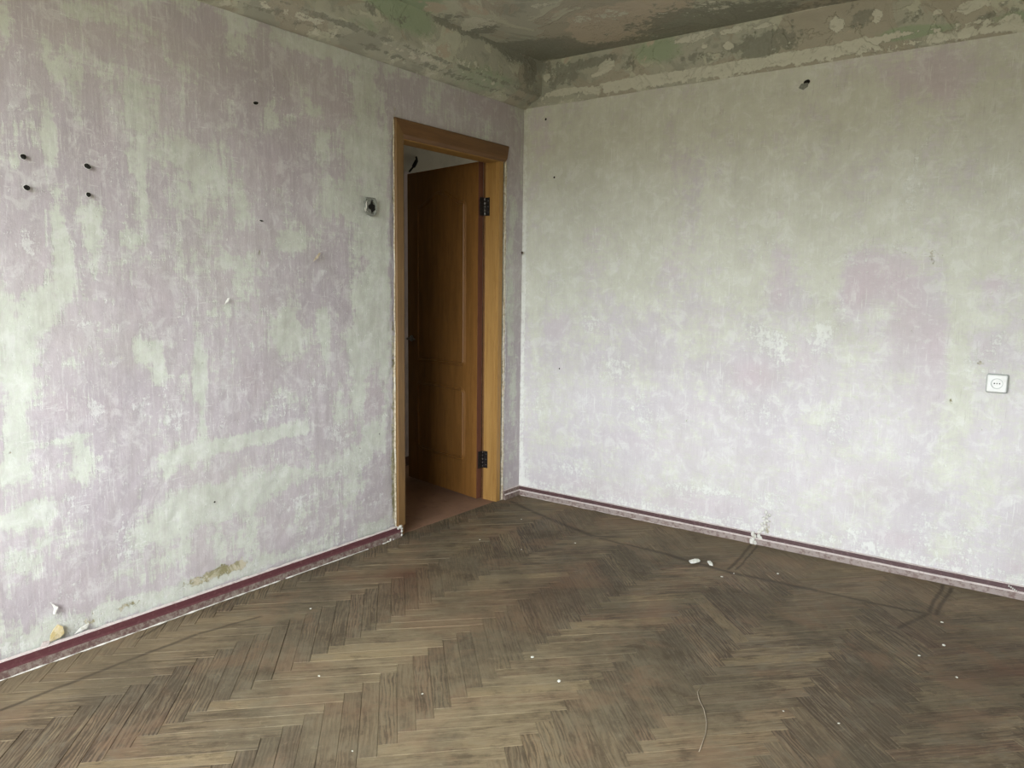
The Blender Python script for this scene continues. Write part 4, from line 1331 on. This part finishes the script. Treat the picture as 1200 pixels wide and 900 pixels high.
# threshold: raw edge of the hall boards
# ------------------------------------------------------------------ hall
HX, HY0, HY1 = -1.10, -2.6, 2.4
hf = box_obj('floor_hall', HX, -.013, HY0, HY1, -.06, .001, m_hall_floor)
# cut back so the hall floor only enters the door opening
bm = bmesh.new()
add_box(bm, HX - .05, -T, HY0, HY1, -.06, .001)
add_box(bm, -T, -.013, OY0, OY1, -.06, .001)
bmesh.ops.recalc_face_normals(bm, faces=bm.faces)
bm.to_mesh(hf.data); bm.free()
structure(hf)
structure(box_obj('wall_hall_far', HX - .1, HX, HY0, HY1, 0, CEIL, m_hall_wall))
structure(box_obj('wall_hall_near_end', HX - .1, -T, HY0 - .1, HY0, 0, CEIL, m_hall_wall))
structure(box_obj('wall_hall_far_end', HX - .1, .0, HY1, HY1 + .1, 0, CEIL, m_hall_wall))
structure(box_obj('wall_hall_side', -T, -.001, S, HY1, 0, CEIL, m_hall_wall))
structure(box_obj('ceiling_hall', HX - .1, .0, HY0 - .1, HY1 + .1, CEIL, CEIL + .1, m_hall_wall))
hl = bpy.data.lights.new('hall_fill_light', 'AREA')   # added fill lamp brightening the dark hall, no such source seen
hl.shape = 'RECTANGLE'; hl.size, hl.size_y = .8, 1.9
hl.energy = 5.0; hl.color = (1.0, .97, .88)
hlo = bpy.data.objects.new('hall_fill_light', hl)
hlo.location = (-.62, HY1 - .05, 1.3)
hlo.rotation_euler = (math.radians(-90), 0, 0)
COL.objects.link(hlo)
# pale boxed casing on the far hall wall, seen between frame and leaf
bm = bmesh.new()
add_box(bm, HX, HX + .03, .06, .105, .07, 2.09, 0, .003)
add_box(bm, HX, HX + .022, .105, .148, .07, 2.09, 0, .003)
structure(obj('trim_3', bm, m_hall_trim))
structure(box_obj('baseboard_hall', HX, HX + .02, HY0, HY1, .001, .07, plain('hall_dark_plinth', (.10, .05, .035), None, .5)))
# black bent cable stub high on the far hall wall
bm = bmesh.new()
tube(bm, [(0, -.0, 0), (.015, -.01, -.02), (.025, -.03, -.045), (.03, -.06, -.075), (.028, -.10, -.115)], .007, 8)
tube(bm, [(.018, -.018, -.030), (.028, -.040, -.050), (.028, -.058, -.075)], .013, 8)
cb = obj('cable_stub', bm, m_black, None, True)
cb.location = (HX, .232, 2.205)
tag(cb, 'black bent cable stub on the hall wall above the door leaf', 'cable')

# ------------------------------------------------------------------ debris on the parquet
def debris(name, x, y, r, sx, sy, mat, seed, label, group=None):
    bm = bmesh.new()
    blob(bm, (0, 0, r * .35), r, sx, sy, .35, seed, 2)
    for v in bm.verts:
        v.co.z = max(v.co.z, 0)
    o = obj(name, bm, mat, None)
    o.location = (x, y, .0012)
    o.rotation_euler = (0, 0, seed)
    tag(o, label, 'plaster', group)
    return o
m_chip = plain('fallen_white_plaster', (.74, .74, .68), (.60, .60, .52), .9, .1, 0, 80, .5)
debris('plaster_fragment', 1.385, -.480, .030, 1.1, .42, m_chip, 1.0, 'larger white plaster fragment by the right-hand baseboard, left one of the pair')
debris('plaster_fragment', 1.452, -.452, .024, 1.2, .38, m_chip, 2.3, 'smaller white plaster fragment by the right-hand baseboard, right one of the pair')
CR = [(0.37, -0.853, 0.004, 'tiny white crumb on the parquet straight in front of the door jamb'), (0.332, -0.433, 0.004, 'tiny white crumb nearest the room corner on the parquet'), (0.625, -0.84, 0.004, 'tiny white crumb below the one nearest the room corner'), (0.785, -0.59, 0.0048000000000000004, 'white crumb beside the first bend of the dark floor mark near the corner'), (1.746, -0.37, 0.0064, 'round white crumb on the pale strip just right of the floor seam'), (1.555, -0.567, 0.005600000000000001, 'small white crumb below the pair of plaster fragments, left of its neighbour'), (1.583, -0.492, 0.004, 'tiny white crumb right beside the foot of the floor seam'), (2.429, -0.49, 0.005600000000000001, 'white crumb at the foot of the far right floor seam'), (2.463, -0.712, 0.0064, 'white crumb on the dark boards below the far right seam'), (2.403, -0.859, 0.0048000000000000004, 'small white crumb left of and below the far right seam'), (2.532, -0.955, 0.0048000000000000004, 'rightmost white crumb on the parquet'), (2.281, -1.497, 0.004, 'small white crumb in the lower right foreground'), (1.474, -1.806, 0.0072, 'largest white crumb, in the middle of the foreground parquet'), (1.309, -1.725, 0.0064, 'whitish crumb just above left of the largest crumb'), (0.82, -2.27, 0.0048000000000000004, 'white crumb in the left foreground between two herringbone rows'), (0.368, -1.94, 0.0048000000000000004, 'leftmost white crumb on the parquet, below the left baseboard'), (1.223, -2.485, 0.0032, 'tiny white crumb at the very bottom edge of the parquet'), (1.17, -2.142, 0.004, 'small white crumb in the foreground left of centre'), (2.126, -1.531, 0.0032, 'tiny white crumb in the foreground right of the pale thread')]
for k, (x, y, r, lab) in enumerate(CR):
    debris('plaster_crumb', x, y, r, 1.0, .8, m_chip, k * 1.7 + 4, lab, 'tiny plaster crumbs on the parquet')
# thin curling thread of old paint
bm = bmesh.new()
THP = [(1.864, -1.546), (1.868, -1.59), (1.889, -1.626), (1.925, -1.673), (1.961, -1.74), (1.98, -1.793), (1.992, -1.848), (2.001, -1.893)]
tube(bm, [(x, y, .0022 + .001 * math.sin(k * 2)) for k, (x, y) in enumerate(THP)], .0012, 6)
th = obj('thread', bm, plain('pale_thread', (.42, .36, .27), None, .8), None, True)
tag(th, 'thin pale thread lying across the parquet in the foreground', 'thread')
